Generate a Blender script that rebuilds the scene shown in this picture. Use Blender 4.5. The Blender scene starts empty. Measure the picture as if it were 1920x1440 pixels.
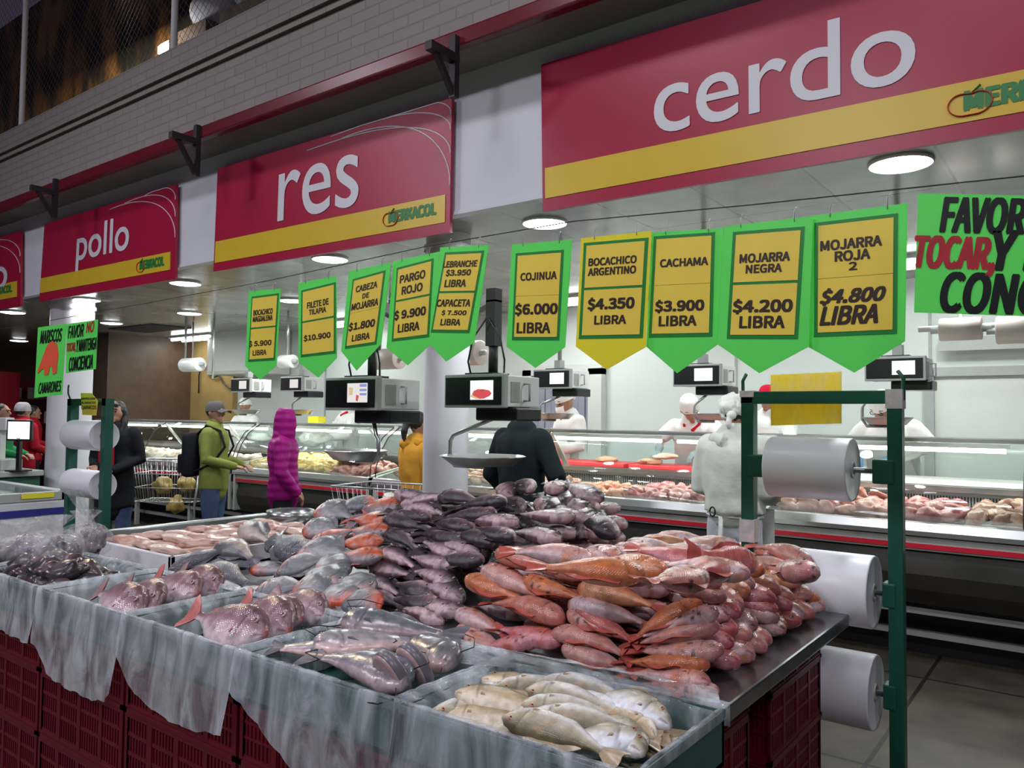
import bpy, bmesh, math, random
from mathutils import Vector, Matrix, Euler, noise
random.seed(7)
PI = math.pi
SC = bpy.context.scene
COL = SC.collection
# ------------------------------------------------------------------ camera, world, light, exposure
FPX, YAW, PIT, ROL, CAMH = 1473.96, -0.6433964, 0.0410173, 0.0114712, 1.58
_w = Vector((math.sin(YAW)*math.cos(PIT), math.cos(YAW)*math.cos(PIT), math.sin(PIT)))
_r = Vector((math.cos(YAW), -math.sin(YAW), 0)); _u = _r.cross(_w)
_c, _s = math.cos(ROL), math.sin(ROL)
CR, CU, CW = _c*_r+_s*_u, -_s*_r+_c*_u, _w
CAMP = Vector((0, 0, CAMH))
cd = bpy.data.cameras.new('camera'); cam = bpy.data.objects.new('camera', cd); COL.objects.link(cam)
cd.sensor_fit = 'HORIZONTAL'; cd.sensor_width = 36; cd.lens = 36*FPX/1920; cd.clip_start = .02; cd.clip_end = 200
mw = Matrix((CR, CU, -CW)).transposed().to_4x4(); mw.translation = CAMP; cam.matrix_world = mw
SC.camera = cam
SC.view_settings.view_transform = 'Standard'; SC.view_settings.look = 'None'
SC.view_settings.exposure = 0.0; SC.view_settings.gamma = 1.0; SC.view_settings.use_curve_mapping = False
wd = bpy.data.worlds.new('night'); SC.world = wd; wd.use_nodes = True
wd.node_tree.nodes['Background'].inputs[0].default_value = (.035, .03, .05, 1)
wd.node_tree.nodes['Background'].inputs[1].default_value = .9
def area(name, loc, power, color, size, size_y=None, rot=(0, 0, 0), shape=None):
    l = bpy.data.lights.new(name, 'AREA'); l.energy = power; l.color = color; l.size = size
    l.shape = shape or ('RECTANGLE' if size_y else 'SQUARE')
    if size_y: l.size_y = size_y
    o = bpy.data.objects.new(name, l); o.location = loc; o.rotation_euler = rot; COL.objects.link(o); return o
# the hall's high lamps over the aisle; right-hand one added to brighten right-facing sides
for i, (x, y, p) in enumerate(((-6.5, .9, 38), (-3.0, 1.0, 44), (-.4, .9, 36), (3.4, .7, 60), (-2.6, -3.6, 150), (2.2, -3.2, 120), (-8.5, -2.6, 150))):
    area('hall_and_fill_light', (x, y, 5.4), p, (.93, .9, 1.0), 1.2, .5, rot=(0 if y > 0 else .25, 0, 0))

def ray(px, py): return CR*((px-960)/FPX) - CU*((py-720)/FPX) + CW
def U(px, py, Y): d = ray(px, py); return CAMP + d*(Y/d.y)
def UZ(px, py, z): d = ray(px, py); return CAMP + d*((z-CAMH)/d.z)

# ------------------------------------------------------------------ helpers
def tag(o, label=None, cat=None, group=None, kind=None):
    if label: o['label'] = label
    if cat: o['category'] = cat
    if group: o['group'] = group
    if kind: o['kind'] = kind
    return o
def empty(name, loc, rz=0, label=None, cat=None, group=None):
    o = bpy.data.objects.new(name, None); o.empty_display_size = .1; o.location = loc; o.rotation_euler = (0, 0, rz)
    COL.objects.link(o); return tag(o, label, cat, group)
def link_mesh(name, me, parent=None, m=None):
    o = bpy.data.objects.new(name, me); COL.objects.link(o)
    if m is not None and not me.materials: me.materials.append(m)
    if parent is not None: o.parent = parent
    return o
def copy_tree(o, parent=None):
    c = o.copy(); COL.objects.link(c); c.parent = parent
    for ch in KIDS.get(o.name, []): copy_tree(ch, c)
    return c
KIDS = {}
class MB:
    """collects shapes; build() links them as ONE mesh object"""
    def __init__(s): s.bm = bmesh.new(); s.mats = []
    def _m(s, faces, mi):
        for f in faces: f.material_index = mi
    def box(s, x0, x1, y0, y1, z0, z1, mi=0, bev=0):
        r = bmesh.ops.create_cube(s.bm, size=1)
        for v in r['verts']:
            v.co = Vector(((x0+x1)/2+v.co.x*(x1-x0), (y0+y1)/2+v.co.y*(y1-y0), (z0+z1)/2+v.co.z*(z1-z0)))
        fs = list({f for v in r['verts'] for f in v.link_faces}); s._m(fs, mi)
        if bev:
            es = list({e for v in r['verts'] for e in v.link_edges})
            q = bmesh.ops.bevel(s.bm, geom=es, offset=bev, segments=2, profile=.6, affect='EDGES'); s._m(q['faces'], mi)
        return s
    def obox(s, a, b, w, h, mi=0, up=(0, 0, 1)):
        a, b = Vector(a), Vector(b); d = (b-a).normalized(); u = Vector(up)
        if abs(d.dot(u)) > .98: u = Vector((0, 1, 0))
        sd = d.cross(u).normalized(); u = sd.cross(d)
        vs = [s.bm.verts.new(p+sd*(i*w/2)+u*(j*h/2)) for p in (a, b) for i, j in ((-1, -1), (1, -1), (1, 1), (-1, 1))]
        fs = [s.bm.faces.new([vs[k] for k in q]) for q in ((0, 1, 2, 3), (7, 6, 5, 4), (0, 4, 5, 1), (1, 5, 6, 2), (2, 6, 7, 3), (3, 7, 4, 0))]
        s._m(fs, mi); return s
    def tube(s, pts, r, n=8, mi=0, caps=True, flat=1.0):
        pts = [Vector(p) for p in pts]; rs = r if isinstance(r, (list, tuple)) else [r]*len(pts)
        rings = []; prev = None
        for i, p in enumerate(pts):
            t = (pts[min(i+1, len(pts)-1)]-pts[max(i-1, 0)]).normalized()
            ref = Vector((0, 0, 1)) if abs(t.z) < .9 else Vector((0, 1, 0))
            if prev is not None:
                a = prev - t*prev.dot(t)
                a = a.normalized() if a.length > 1e-6 else t.cross(ref).normalized()
            else: a = t.cross(ref).normalized()
            prev = a; b = t.cross(a)
            rings.append([s.bm.verts.new(p+a*(rs[i]*math.cos(2*PI*k/n))+b*(rs[i]*flat*math.sin(2*PI*k/n))) for k in range(n)])
        fs = []
        for A, B in zip(rings, rings[1:]):
            for k in range(n): fs.append(s.bm.faces.new((A[k], A[(k+1) % n], B[(k+1) % n], B[k])))
        if caps: fs.append(s.bm.faces.new(rings[0][::-1])); fs.append(s.bm.faces.new(rings[-1]))
        for f in fs: f.smooth = True
        s._m(fs, mi); return s
    def lathe(s, prof, n=32, mi=0, axis='Z', org=(0, 0, 0)):
        """prof: (radius, height) along the axis; closed profiles give thickness"""
        org = Vector(org); rings = []
        for (r, h) in prof:
            ring = []
            for k in range(n):
                c, d = r*math.cos(2*PI*k/n), r*math.sin(2*PI*k/n)
                v = {'Z': (c, d, h), 'X': (h, c, d), 'Y': (d, h, c)}[axis]
                ring.append(s.bm.verts.new(org+Vector(v)))
            rings.append(ring)
        fs = []
        for A, B in zip(rings, rings[1:]):
            for k in range(n):
                fs.append(s.bm.faces.new((A[k], A[(k+1) % n], B[(k+1) % n], B[k])))
        for f in fs: f.smooth = True
        s._m(fs, mi); return s
    def ball(s, c, r, mi=0, u=16, v=10, rot=None):
        q = bmesh.ops.create_uvsphere(s.bm, u_segments=u, v_segments=v, radius=1)
        r = Vector(r) if not isinstance(r, (int, float)) else Vector((r, r, r))
        for x in q['verts']:
            p = Vector((x.co.x*r.x, x.co.y*r.y, x.co.z*r.z))
            if rot is not None: p = rot @ p
            x.co = p+Vector(c)
        fs = list({f for x in q['verts'] for f in x.link_faces})
        for f in fs: f.smooth = True
        s._m(fs, mi); return s
    def poly(s, pts, thick=0, nrm=None, mi=0):
        pts = [Vector(p) for p in pts]
        vs = [s.bm.verts.new(p) for p in pts]; fs = [s.bm.faces.new(vs)]
        if thick:
            n = Vector(nrm) if nrm is not None else (pts[1]-pts[0]).cross(pts[2]-pts[1]).normalized()
            w2 = [s.bm.verts.new(p+n*thick) for p in pts]
            fs.append(s.bm.faces.new(w2[::-1])); L = len(vs)
            for i in range(L): fs.append(s.bm.faces.new((vs[i], w2[i], w2[(i+1) % L], vs[(i+1) % L])))
        s._m(fs, mi); return s
    def prism(s, prof, x0, x1, mi=0, smooth=False):
        """closed (y,z) profile run along X"""
        A = [s.bm.verts.new((x0, y, z)) for y, z in prof]; B = [s.bm.verts.new((x1, y, z)) for y, z in prof]
        L = len(prof); fs = [s.bm.faces.new(A[::-1]), s.bm.faces.new(B)]
        for i in range(L):
            f = s.bm.faces.new((A[i], A[(i+1) % L], B[(i+1) % L], B[i])); f.smooth = smooth; fs.append(f)
        s._m(fs, mi); return s
    def grid(s, fn, nu, nv, mi=0, smooth=True):
        vs = [[s.bm.verts.new(fn(i/nu, j/nv)) for j in range(nv+1)] for i in range(nu+1)]
        fs = []
        for i in range(nu):
            for j in range(nv):
                f = s.bm.faces.new((vs[i][j], vs[i+1][j], vs[i+1][j+1], vs[i][j+1])); f.smooth = smooth; fs.append(f)
        s._m(fs, mi); return s
    def mesh(s, name, mats, recalc=True):
        if recalc: bmesh.ops.recalc_face_normals(s.bm, faces=s.bm.faces)
        me = bpy.data.meshes.new(name); s.bm.to_mesh(me); s.bm.free()
        for m in (mats if isinstance(mats, (list, tuple)) else [mats]): me.materials.append(m)
        return me
    def build(s, name, mats, parent=None, loc=None, recalc=True):
        o = bpy.data.objects.new(name, s.mesh(name, mats, recalc)); COL.objects.link(o)
        if parent is not None: o.parent = parent; KIDS.setdefault(parent.name, []).append(o)
        if loc is not None: o.location = loc
        return o

def nodes(name):
    m = bpy.data.materials.new(name); m.use_nodes = True; nt = m.node_tree
    return m, nt, nt.nodes['Principled BSDF'], nt.nodes['Material Output']
def mat(name, col, rough=.5, metal=0, var=.08, scale=8, bump=0, bscale=60, spec=.5, emit=0, coat=0, coord='Object'):
    m, nt, b, out = nodes(name)
    b.inputs['Roughness'].default_value = rough; b.inputs['Metallic'].default_value = metal
    b.inputs['Specular IOR Level'].default_value = spec
    if coat: b.inputs['Coat Weight'].default_value = coat; b.inputs['Coat Roughness'].default_value = .08
    tc = nt.nodes.new('ShaderNodeTexCoord')
    nz = nt.nodes.new('ShaderNodeTexNoise'); nz.inputs['Scale'].default_value = scale; nz.inputs['Detail'].default_value = 6
    nt.links.new(tc.outputs[coord], nz.inputs['Vector'])
    mx = nt.nodes.new('ShaderNodeMix'); mx.data_type = 'RGBA'
    mx.inputs[6].default_value = (*[max(0, c*(1-var*2)) for c in col], 1); mx.inputs[7].default_value = (*[min(1, c*(1+var*2)) for c in col], 1)
    nt.links.new(nz.outputs['Fac'], mx.inputs[0]); nt.links.new(mx.outputs[2], b.inputs['Base Color'])
    if emit:
        nt.links.new(mx.outputs[2], b.inputs['Emission Color']); b.inputs['Emission Strength'].default_value = emit
    if bump:
        n2 = nt.nodes.new('ShaderNodeTexNoise'); n2.inputs['Scale'].default_value = bscale; n2.inputs['Detail'].default_value = 4
        nt.links.new(tc.outputs[coord], n2.inputs['Vector'])
        bp = nt.nodes.new('ShaderNodeBump'); bp.inputs['Strength'].default_value = bump; bp.inputs['Distance'].default_value = .01
        nt.links.new(n2.outputs['Fac'], bp.inputs['Height']); nt.links.new(bp.outputs[0], b.inputs['Normal'])
    return m
def emis(name, col, st):
    m, nt, b, out = nodes(name); nt.nodes.remove(b)
    e = nt.nodes.new('ShaderNodeEmission'); e.inputs[0].default_value = (*col, 1); e.inputs[1].default_value = st
    nt.links.new(e.outputs[0], out.inputs[0]); return m
def film_mat(name, col, lo, hi, rough=.18, scale=9, stretch=(1, 1, .35), spec=.6):
    """thin clear plastic: see-through with milky streaks and gloss"""
    m, nt, b, out = nodes(name)
    b.inputs['Base Color'].default_value = (*col, 1); b.inputs['Roughness'].default_value = rough; b.inputs['Specular IOR Level'].default_value = spec
    tc = nt.nodes.new('ShaderNodeTexCoord'); mp = nt.nodes.new('ShaderNodeMapping'); mp.inputs['Scale'].default_value = stretch
    nt.links.new(tc.outputs['Object'], mp.inputs[0])
    nz = nt.nodes.new('ShaderNodeTexNoise'); nz.inputs['Scale'].default_value = scale; nz.inputs['Detail'].default_value = 7; nz.inputs['Distortion'].default_value = 1.6
    nt.links.new(mp.outputs[0], nz.inputs['Vector'])
    mr = nt.nodes.new('ShaderNodeMapRange'); mr.inputs[1].default_value = .35; mr.inputs[2].default_value = .68
    mr.inputs[3].default_value = lo; mr.inputs[4].default_value = hi
    nt.links.new(nz.outputs['Fac'], mr.inputs[0])
    tr = nt.nodes.new('ShaderNodeBsdfTransparent'); mx = nt.nodes.new('ShaderNodeMixShader')
    nt.links.new(mr.outputs[0], mx.inputs[0]); nt.links.new(tr.outputs[0], mx.inputs[1]); nt.links.new(b.outputs[0], mx.inputs[2])
    bp = nt.nodes.new('ShaderNodeBump'); bp.inputs['Strength'].default_value = .6; bp.inputs['Distance'].default_value = .02
    nt.links.new(nz.outputs['Fac'], bp.inputs['Height']); nt.links.new(bp.outputs[0], b.inputs['Normal'])
    nt.links.new(mx.outputs[0], out.inputs[0]); return m
def glass_mat(name, tint=(.93, .98, .96), base=.025):
    m, nt, b, out = nodes(name); nt.nodes.remove(b)
    tr = nt.nodes.new('ShaderNodeBsdfTransparent'); tr.inputs[0].default_value = (*tint, 1)
    gl = nt.nodes.new('ShaderNodeBsdfGlossy'); gl.inputs['Roughness'].default_value = .03
    lw = nt.nodes.new('ShaderNodeLayerWeight'); lw.inputs[0].default_value = .2
    ad = nt.nodes.new('ShaderNodeMath'); ad.operation = 'MULTIPLY_ADD'; ad.inputs[1].default_value = .3; ad.inputs[2].default_value = base
    nt.links.new(lw.outputs['Fresnel'], ad.inputs[0])
    mx = nt.nodes.new('ShaderNodeMixShader'); nt.links.new(ad.outputs[0], mx.inputs[0]); nt.links.new(tr.outputs[0], mx.inputs[1]); nt.links.new(gl.outputs[0], mx.inputs[2])
    nt.links.new(mx.outputs[0], out.inputs[0]); return m
def card_mat(name, col, tr=.4, rough=.28):
    m = mat(name, col, rough, var=.05, scale=5, bump=.15, bscale=14); nt = m.node_tree; b = nt.nodes['Principled BSDF']; out = nt.nodes['Material Output']
    t = nt.nodes.new('ShaderNodeBsdfTranslucent'); mx = nt.nodes.new('ShaderNodeMixShader'); mx.inputs[0].default_value = tr; t.inputs[0].default_value = (*col, 1)
    nt.links.new(b.outputs[0], mx.inputs[1]); nt.links.new(t.outputs[0], mx.inputs[2]); nt.links.new(mx.outputs[0], out.inputs[0]); return m
M = dict(
 white=mat('white_paint', (.78, .8, .8), .45, var=.02), board=mat('white_board', (.70, .71, .78), .5, var=.03, scale=2),
 offwhite=mat('off_white', (.62, .63, .60), .5, var=.06, scale=3), column=mat('column_paint', (.66, .65, .70), .4, var=.05, scale=3),
 steel=mat('stainless', (.42, .43, .43), .28, .9, var=.08, scale=14), alu=mat('aluminium', (.6, .62, .62), .3, .85, var=.05),
 dsteel=mat('dark_steel', (.045, .042, .038), .35, .5, var=.2, scale=4), black=mat('black_plastic', (.012, .012, .014), .3, var=.1),
 rubber=mat('black_metal', (.02, .018, .02), .5, var=.1), grey=mat('grey_plastic', (.38, .4, .39), .45, var=.05),
 case_grey=mat('case_grey', (.38, .41, .38), .4, .2, var=.12, scale=10),
 red=mat('sign_red', (.40, .008, .044), .35, var=.03), yellow=mat('sign_yellow', (.72, .50, .03), .35, var=.03), letter=mat('sign_letter', (.72, .72, .76), .4, var=.02),
 lgreen=mat('logo_green', (.02, .22, .05), .4), lred=mat('logo_red', (.55, .03, .02), .4),
 redrail=mat('red_rail', (.13, .004, .010), .3, var=.15), stripe=mat('stripe_red', (.5, .01, .03), .4),
 tgreen=card_mat('tag_green', (.15, .95, .15), .12), tyellow=card_mat('tag_yellow', (.95, .86, .05), .12),
 pgreen=mat('paper_border', (.015, .24, .04), .35), paper=card_mat('paper_yellow', (.97, .72, .10), .06), ink=mat('ink', (.035, .02, .01), .4),
 inkblack=mat('brush_black', (.012, .015, .012), .3, var=.3, scale=20), inkred=mat('brush_red', (.42, .02, .03), .35, var=.2, scale=14), orange=mat('orange_cutout', (.9, .12, .05), .5),
 rackgreen=mat('rack_green', (.008, .085, .055), .4, var=.15, scale=12), tape=mat('tape', (.55, .5, .5), .6, var=.2, scale=30),
 crate_red=mat('crate_red', (.125, .002, .010), .42, var=.18, scale=6), crate_green=mat('crate_green', (.028, .105, .09), .4, var=.15),
 foam=mat('foam_white', (.82, .82, .85), .7, var=.03, bump=.1, bscale=200), boardred=mat('cut_board_red', (.6, .03, .04), .45, var=.06), boardwhite=mat('cut_board_white', (.75, .73, .68), .5, var=.06),
 wood=mat('brown_wall', (.40, .27, .10), .45, var=.12, scale=5), dbrown=mat('dark_brown', (.10, .06, .04), .5, var=.2), skin=mat('skin', (.33, .17, .11), .5, var=.1, scale=12), eye=mat('eye_dark', (.02, .015, .015), .2),
 cloth_white=mat('white_cotton', (.74, .74, .72), .85, var=.08, scale=9, bump=.35, bscale=22), cloth_grey=mat('pale_grey_cotton', (.55, .57, .52), .85, var=.1, scale=7, bump=.4, bscale=18),
 film=film_mat('clear_film', (.80, .88, .93), .20, .72, rough=.14), film2=film_mat('clearer_film', (.74, .84, .90), .12, .58, rough=.10), sleeve=film_mat('sleeve_film', (.9, .9, .9), .0, .22, rough=.08), bagfilm=film_mat('bag_film', (.78, .78, .84), .04, .38, rough=.1, scale=16, stretch=(1, 1, .6)),
 glass=glass_mat('case_glass'), lamp=emis('lamp_white', (.95, .98, 1), 14), tube=emis('tube_white', (.95, 1, .98), 9), hair=mat('black_hair', (.012, .01, .01), .5, var=.3, scale=30, bump=.5, bscale=90),
 sack=mat('grey_sack', (.25, .23, .25), .8, var=.2), tag_=0, yellowwrap=card_mat('yellow_wrap', (.95, .78, .06), .5), shoe=mat('dark_shoe', (.02, .02, .02), .5),
)
try: FONT = bpy.data.fonts.load(bpy.utils.resource_path('LOCAL')+'/datafiles/fonts/Noto Sans CJK Regular.woff2')
except Exception: FONT = None
def fit_text(s, offset=0, shear=0, spacing=1.0, round_=False, key={}):
    k = (s, offset, shear, spacing, round_)
    if k not in key:
        cu = bpy.data.curves.new('txt', 'FONT'); cu.body = s; cu.font = FONT if FONT and not round_ else cu.font; cu.shear = shear; cu.space_character = spacing; cu.resolution_u = 6
        o = bpy.data.objects.new('txt', cu); COL.objects.link(o)
        dg = bpy.context.evaluated_depsgraph_get(); me = bpy.data.meshes.new_from_object(o.evaluated_get(dg))
        vs = [v.co.copy() for v in me.vertices]; fs = [tuple(p.vertices) for p in me.polygons]
        bpy.data.objects.remove(o); bpy.data.curves.remove(cu); bpy.data.meshes.remove(me)
        x0, x1 = min(v.x for v in vs), max(v.x for v in vs); y0, y1 = min(v.y for v in vs), max(v.y for v in vs)
        key[k] = ([((v.x-x0)/(x1-x0), (v.y-y0)/(y1-y0)) for v in vs], fs)
    return key[k]
def quad_pt(q, u, v):
    """q = TL TR BR BL; v measured down from the top"""
    a = q[0].lerp(q[1], u); b = q[3].lerp(q[2], u); return a.lerp(b, v)
def put_text(mb, s, q, u0, u1, v0, v1, off=.0015, mi=0, bold=0, shear=0, spacing=1.0, round_=False):
    vs, fs = fit_text(s, 0, shear, spacing, round_)
    n = (q[1]-q[0]).cross(q[3]-q[0]).normalized()
    if n.y > 0: n = -n
    hq = (q[3]-q[0]).length*(v1-v0); du = bold*hq/(q[1]-q[0]).length; dv = bold*hq/(q[3]-q[0]).length
    for z, (sx, sy) in enumerate(((0, 0), (1, 1), (-1, 1), (1, -1), (-1, -1), (1.4, 0), (-1.4, 0)) if bold else ((0, 0),)):
        bv = [mb.bm.verts.new(quad_pt(q, u0+(u1-u0)*a+sx*du*.5, v1+(v0-v1)*b+sy*dv*.5)+n*(off+z*.00004)) for a, b in vs]
        for f in fs:
            try: mb.bm.faces.new([bv[i] for i in f]).material_index = mi
            except ValueError: pass
ORD = 'first second third fourth fifth sixth seventh eighth ninth tenth eleventh twelfth thirteenth fourteenth fifteenth sixteenth'.split()
def ordn(i):
    if i < len(ORD): return ORD[i]
    n = i+1; return f"{n}{'th' if 10 <= n % 100 <= 20 else {1: 'st', 2: 'nd', 3: 'rd'}.get(n % 10, 'th')}"
def plate(mb, q, thick, mi=0, off=0):
    n = (q[1]-q[0]).cross(q[-1]-q[0]).normalized()
    if n.y > 0: n = -n
    mb.poly([p+n*off for p in q], thick, n, mi)
# ------------------------------------------------------------------ the setting
def struct(name, mb, m, loc=None):
    o = mb.build(name, m, loc=loc); o['kind'] = 'structure'; return o
# floor of concrete slabs with dark joints
mfl, nt, b, out = nodes('floor_slabs')
tc = nt.nodes.new('ShaderNodeTexCoord'); mp = nt.nodes.new('ShaderNodeMapping'); mp.inputs['Location'].default_value = (.89, .63, 0)
br = nt.nodes.new('ShaderNodeTexBrick'); br.offset = .0; br.inputs['Scale'].default_value = 1
br.inputs['Color1'].default_value = (.078, .066, .047, 1); br.inputs['Color2'].default_value = (.066, .056, .041, 1); br.inputs['Mortar'].default_value = (.014, .012, .011, 1)
br.inputs['Mortar Size'].default_value = .012; br.inputs['Brick Width'].default_value = 1.3; br.inputs['Row Height'].default_value = 1.52
nz = nt.nodes.new('ShaderNodeTexNoise'); nz.inputs['Scale'].default_value = 5; nz.inputs['Detail'].default_value = 8
mx = nt.nodes.new('ShaderNodeMix'); mx.data_type = 'RGBA'; mx.blend_type = 'MULTIPLY'; mx.inputs[0].default_value = .8
rp = nt.nodes.new('ShaderNodeMapRange'); rp.inputs[1].default_value = .3; rp.inputs[2].default_value = .7; rp.inputs[3].default_value = .55; rp.inputs[4].default_value = 1.25
nt.links.new(tc.outputs['Object'], mp.inputs[0]); nt.links.new(mp.outputs[0], br.inputs['Vector']); nt.links.new(tc.outputs['Object'], nz.inputs['Vector'])
nt.links.new(nz.outputs['Fac'], rp.inputs[0]); nt.links.new(br.outputs[0], mx.inputs[6]); nt.links.new(rp.outputs[0], mx.inputs[7]); nt.links.new(mx.outputs[2], b.inputs['Base Color'])
b.inputs['Roughness'].default_value = .5
struct('floor', MB().box(-30, 6, -5, 9, -.1, 0), mfl)
# ceiling over the butchers: glossy panels
mce, nt, b, out = nodes('ceiling_panels')
tc = nt.nodes.new('ShaderNodeTexCoord'); br = nt.nodes.new('ShaderNodeTexBrick'); br.offset = .0; br.inputs['Scale'].default_value = 1
br.inputs['Color1'].default_value = (.37, .39, .355, 1); br.inputs['Color2'].default_value = (.27, .285, .26, 1); br.inputs['Mortar'].default_value = (.14, .145, .13, 1)
br.inputs['Mortar Size'].default_value = .008; br.inputs['Brick Width'].default_value = .62; br.inputs['Row Height'].default_value = 1.24
nt.links.new(tc.outputs['Object'], br.inputs['Vector'])
nz = nt.nodes.new('ShaderNodeTexNoise'); nz.inputs['Scale'].default_value = 1.7; nz.inputs['Detail'].default_value = 5
nt.links.new(tc.outputs['Object'], nz.inputs['Vector'])
mx = nt.nodes.new('ShaderNodeMix'); mx.data_type = 'RGBA'; mx.blend_type = 'MULTIPLY'; mx.inputs[0].default_value = 1
rp = nt.nodes.new('ShaderNodeMapRange'); rp.inputs[1].default_value = .3; rp.inputs[2].default_value = .7; rp.inputs[3].default_value = .7; rp.inputs[4].default_value = 1.2
nt.links.new(nz.outputs['Fac'], rp.inputs[0]); nt.links.new(br.outputs[0], mx.inputs[6]); nt.links.new(rp.outputs[0], mx.inputs[7]); nt.links.new(mx.outputs[2], b.inputs['Base Color'])
b.inputs['Roughness'].default_value = .16; b.inputs['Specular IOR Level'].default_value = .75
struct('ceiling', MB().box(-30, 3, 3.86, 8.2, 2.9, 3.0), mce)
# back wall: white cladding with seams, brown board at the far end
wb = MB(); wb.box(-11.9, 3, 8.0, 8.2, 0, 2.9, 0)
for x in (-9.6, -8.4, -7.2, -3.06, -1.24, .4): wb.box(x-.012, x+.012, 7.985, 8.0, 0, 2.9, 1)
struct('wall_back', wb, [mat('white_cladding', (.66, .71, .69), .35, var=.03, scale=1.5), M['grey']])
struct('wall_back_far', MB().box(-30, -11.9, 7.9, 8.2, 0, 2.9), M['wood'])
struct('wall_left', MB().box(-30.2, -30, -5, 9, 0, 8), mat('far_red_dark', (.10, .01, .015), .6, var=.3, scale=1))
pl = MB(); pl.box(-14.6, -13.2, 6.4, 7.9, 0, 2.9); struct('pillar', pl, M['dbrown'])
# doorway with strip curtain behind the first butcher
dr = MB(); dr.box(-5.75, -4.72, 7.93, 8.0, 0, 2.12, 0); 
for k in range(9): dr.box(-5.60+k*.095, -5.60+k*.095+.085, 7.90-.012*(k % 2), 7.93, 0, 2.05, 1)
for a, bx in ((-5.75, -5.62), (-4.80, -4.62)): dr.box(a, bx, 7.88, 7.99, 0, 2.15, 2)
dr.box(-5.75, -4.62, 7.88, 7.99, 2.08, 2.2, 2)
struct('door_1', dr, [mat('door_dark', (.10, .10, .13), .6), mat('curtain_strip', (.30, .30, .37), .25, var=.2, scale=3), M['offwhite']])
dd = MB(); dd.box(-1.2, 1.2, 7.94, 8.0, 0, 1.98, 0); dd.box(-1.28, -1.2, 7.9, 8.0, 0, 2.05, 1); dd.box(-1.28, 1.3, 7.9, 8.0, 1.98, 2.06, 1)
dd.box(-1.15, 1.3, 7.84, 7.9, 2.2, 2.32, 1)
struct('door_2', dd, [mat('cold_room_door', (.70, .74, .69), .35, var=.02), M['grey']])
# the concrete and brick parapet above, with grooves and a red rail on its lower edge
mbk, nt, b, out = nodes('painted_brick')
tc = nt.nodes.new('ShaderNodeTexCoord'); mp = nt.nodes.new('ShaderNodeMapping'); mp.inputs['Rotation'].default_value = (-PI/2, 0, 0)
br = nt.nodes.new('ShaderNodeTexBrick'); br.inputs['Scale'].default_value = 1; br.inputs['Brick Width'].default_value = .26; br.inputs['Row Height'].default_value = .075; br.inputs['Mortar Size'].default_value = .006
br.inputs['Color1'].default_value = (.25, .228, .21, 1); br.inputs['Color2'].default_value = (.232, .212, .195, 1); br.inputs['Mortar'].default_value = (.185, .17, .158, 1)
nt.links.new(tc.outputs['Object'], mp.inputs[0]); nt.links.new(mp.outputs[0], br.inputs['Vector']); nt.links.new(br.outputs[0], b.inputs['Base Color'])
bp = nt.nodes.new('ShaderNodeBump'); bp.inputs['Strength'].default_value = .5; bp.inputs['Distance'].default_value = .02; bp.invert = True
nt.links.new(br.outputs['Fac'], bp.inputs['Height']); nt.links.new(bp.outputs[0], b.inputs['Normal']); b.inputs['Roughness'].default_value = .75
pw = MB()
pw.box(-30, 4, 3.40, 3.62, 3.82, 4.26, 0).box(-30, 4, 3.43, 3.62, 4.26, 4.30, 1).box(-30, 4, 3.40, 3.62, 4.30, 4.335, 0).box(-30, 4, 3.43, 3.62, 4.335, 4.375, 1).box(-30, 4, 3.40, 3.62, 4.375, 4.59, 0)
struct('wall_front', pw, [mbk, M['dbrown']])
struct('trim_1', MB().box(-30, 4, 3.39, 3.46, 3.735, 3.83, bev=.012), M['redrail'])
struct('trim_2', MB().box(-30, 4, 3.46, 4.0, 3.79, 3.86), mat('soffit_grey', (.20, .19, .185), .7, var=.15, scale=3))
struct('trim_3', MB().box(-30, 4, 3.80, 3.86, 2.885, 3.79).box(-30, 4, 3.79, 3.87, 2.875, 2.90), M['board'])
# upper storey behind the fence
mup, nt, b, out = nodes('upper_store')
tc = nt.nodes.new('ShaderNodeTexCoord'); mp = nt.nodes.new('ShaderNodeMapping'); mp.inputs['Scale'].default_value = (1, 1, .45)
nz = nt.nodes.new('ShaderNodeTexNoise'); nz.inputs['Scale'].default_value = 1.3; nz.inputs['Detail'].default_value = 7
cr = nt.nodes.new('ShaderNodeValToRGB'); e = cr.color_ramp.elements
e[0].position = .40; e[0].color = (.016, .018, .018, 1); e[1].position = .60; e[1].color = (.34, .18, .06, 1)
e2 = cr.color_ramp.elements.new(.48); e2.color = (.07, .050, .03, 1)
nt.links.new(tc.outputs['Object'], mp.inputs[0]); nt.links.new(mp.outputs[0], nz.inputs['Vector']); nt.links.new(nz.outputs['Fac'], cr.inputs[0]); nt.links.new(cr.outputs[0], b.inputs['Base Color'])
b.inputs['Roughness'].default_value = .9
struct('wall_upper', MB().box(-30, 4, 8.4, 8.6, 3.0, 12), mup)
struct('floor_upper', MB().box(-30, 4, 3.62, 8.4, 3.86, 3.95), M['dbrown'])
# two white columns
def column(x, y, r, label):
    o = MB().lathe([(r, 0), (r, 2.9)], 40).lathe([(r+.015, 2.78), (r+.015, 2.82)], 40).build('column', M['column']); o.location = (x, y, 0)
    o['kind'] = 'structure'; return o
column(-3.82, 4.3, .165, ''); column(-9.75, 4.3, .235, '')
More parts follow.
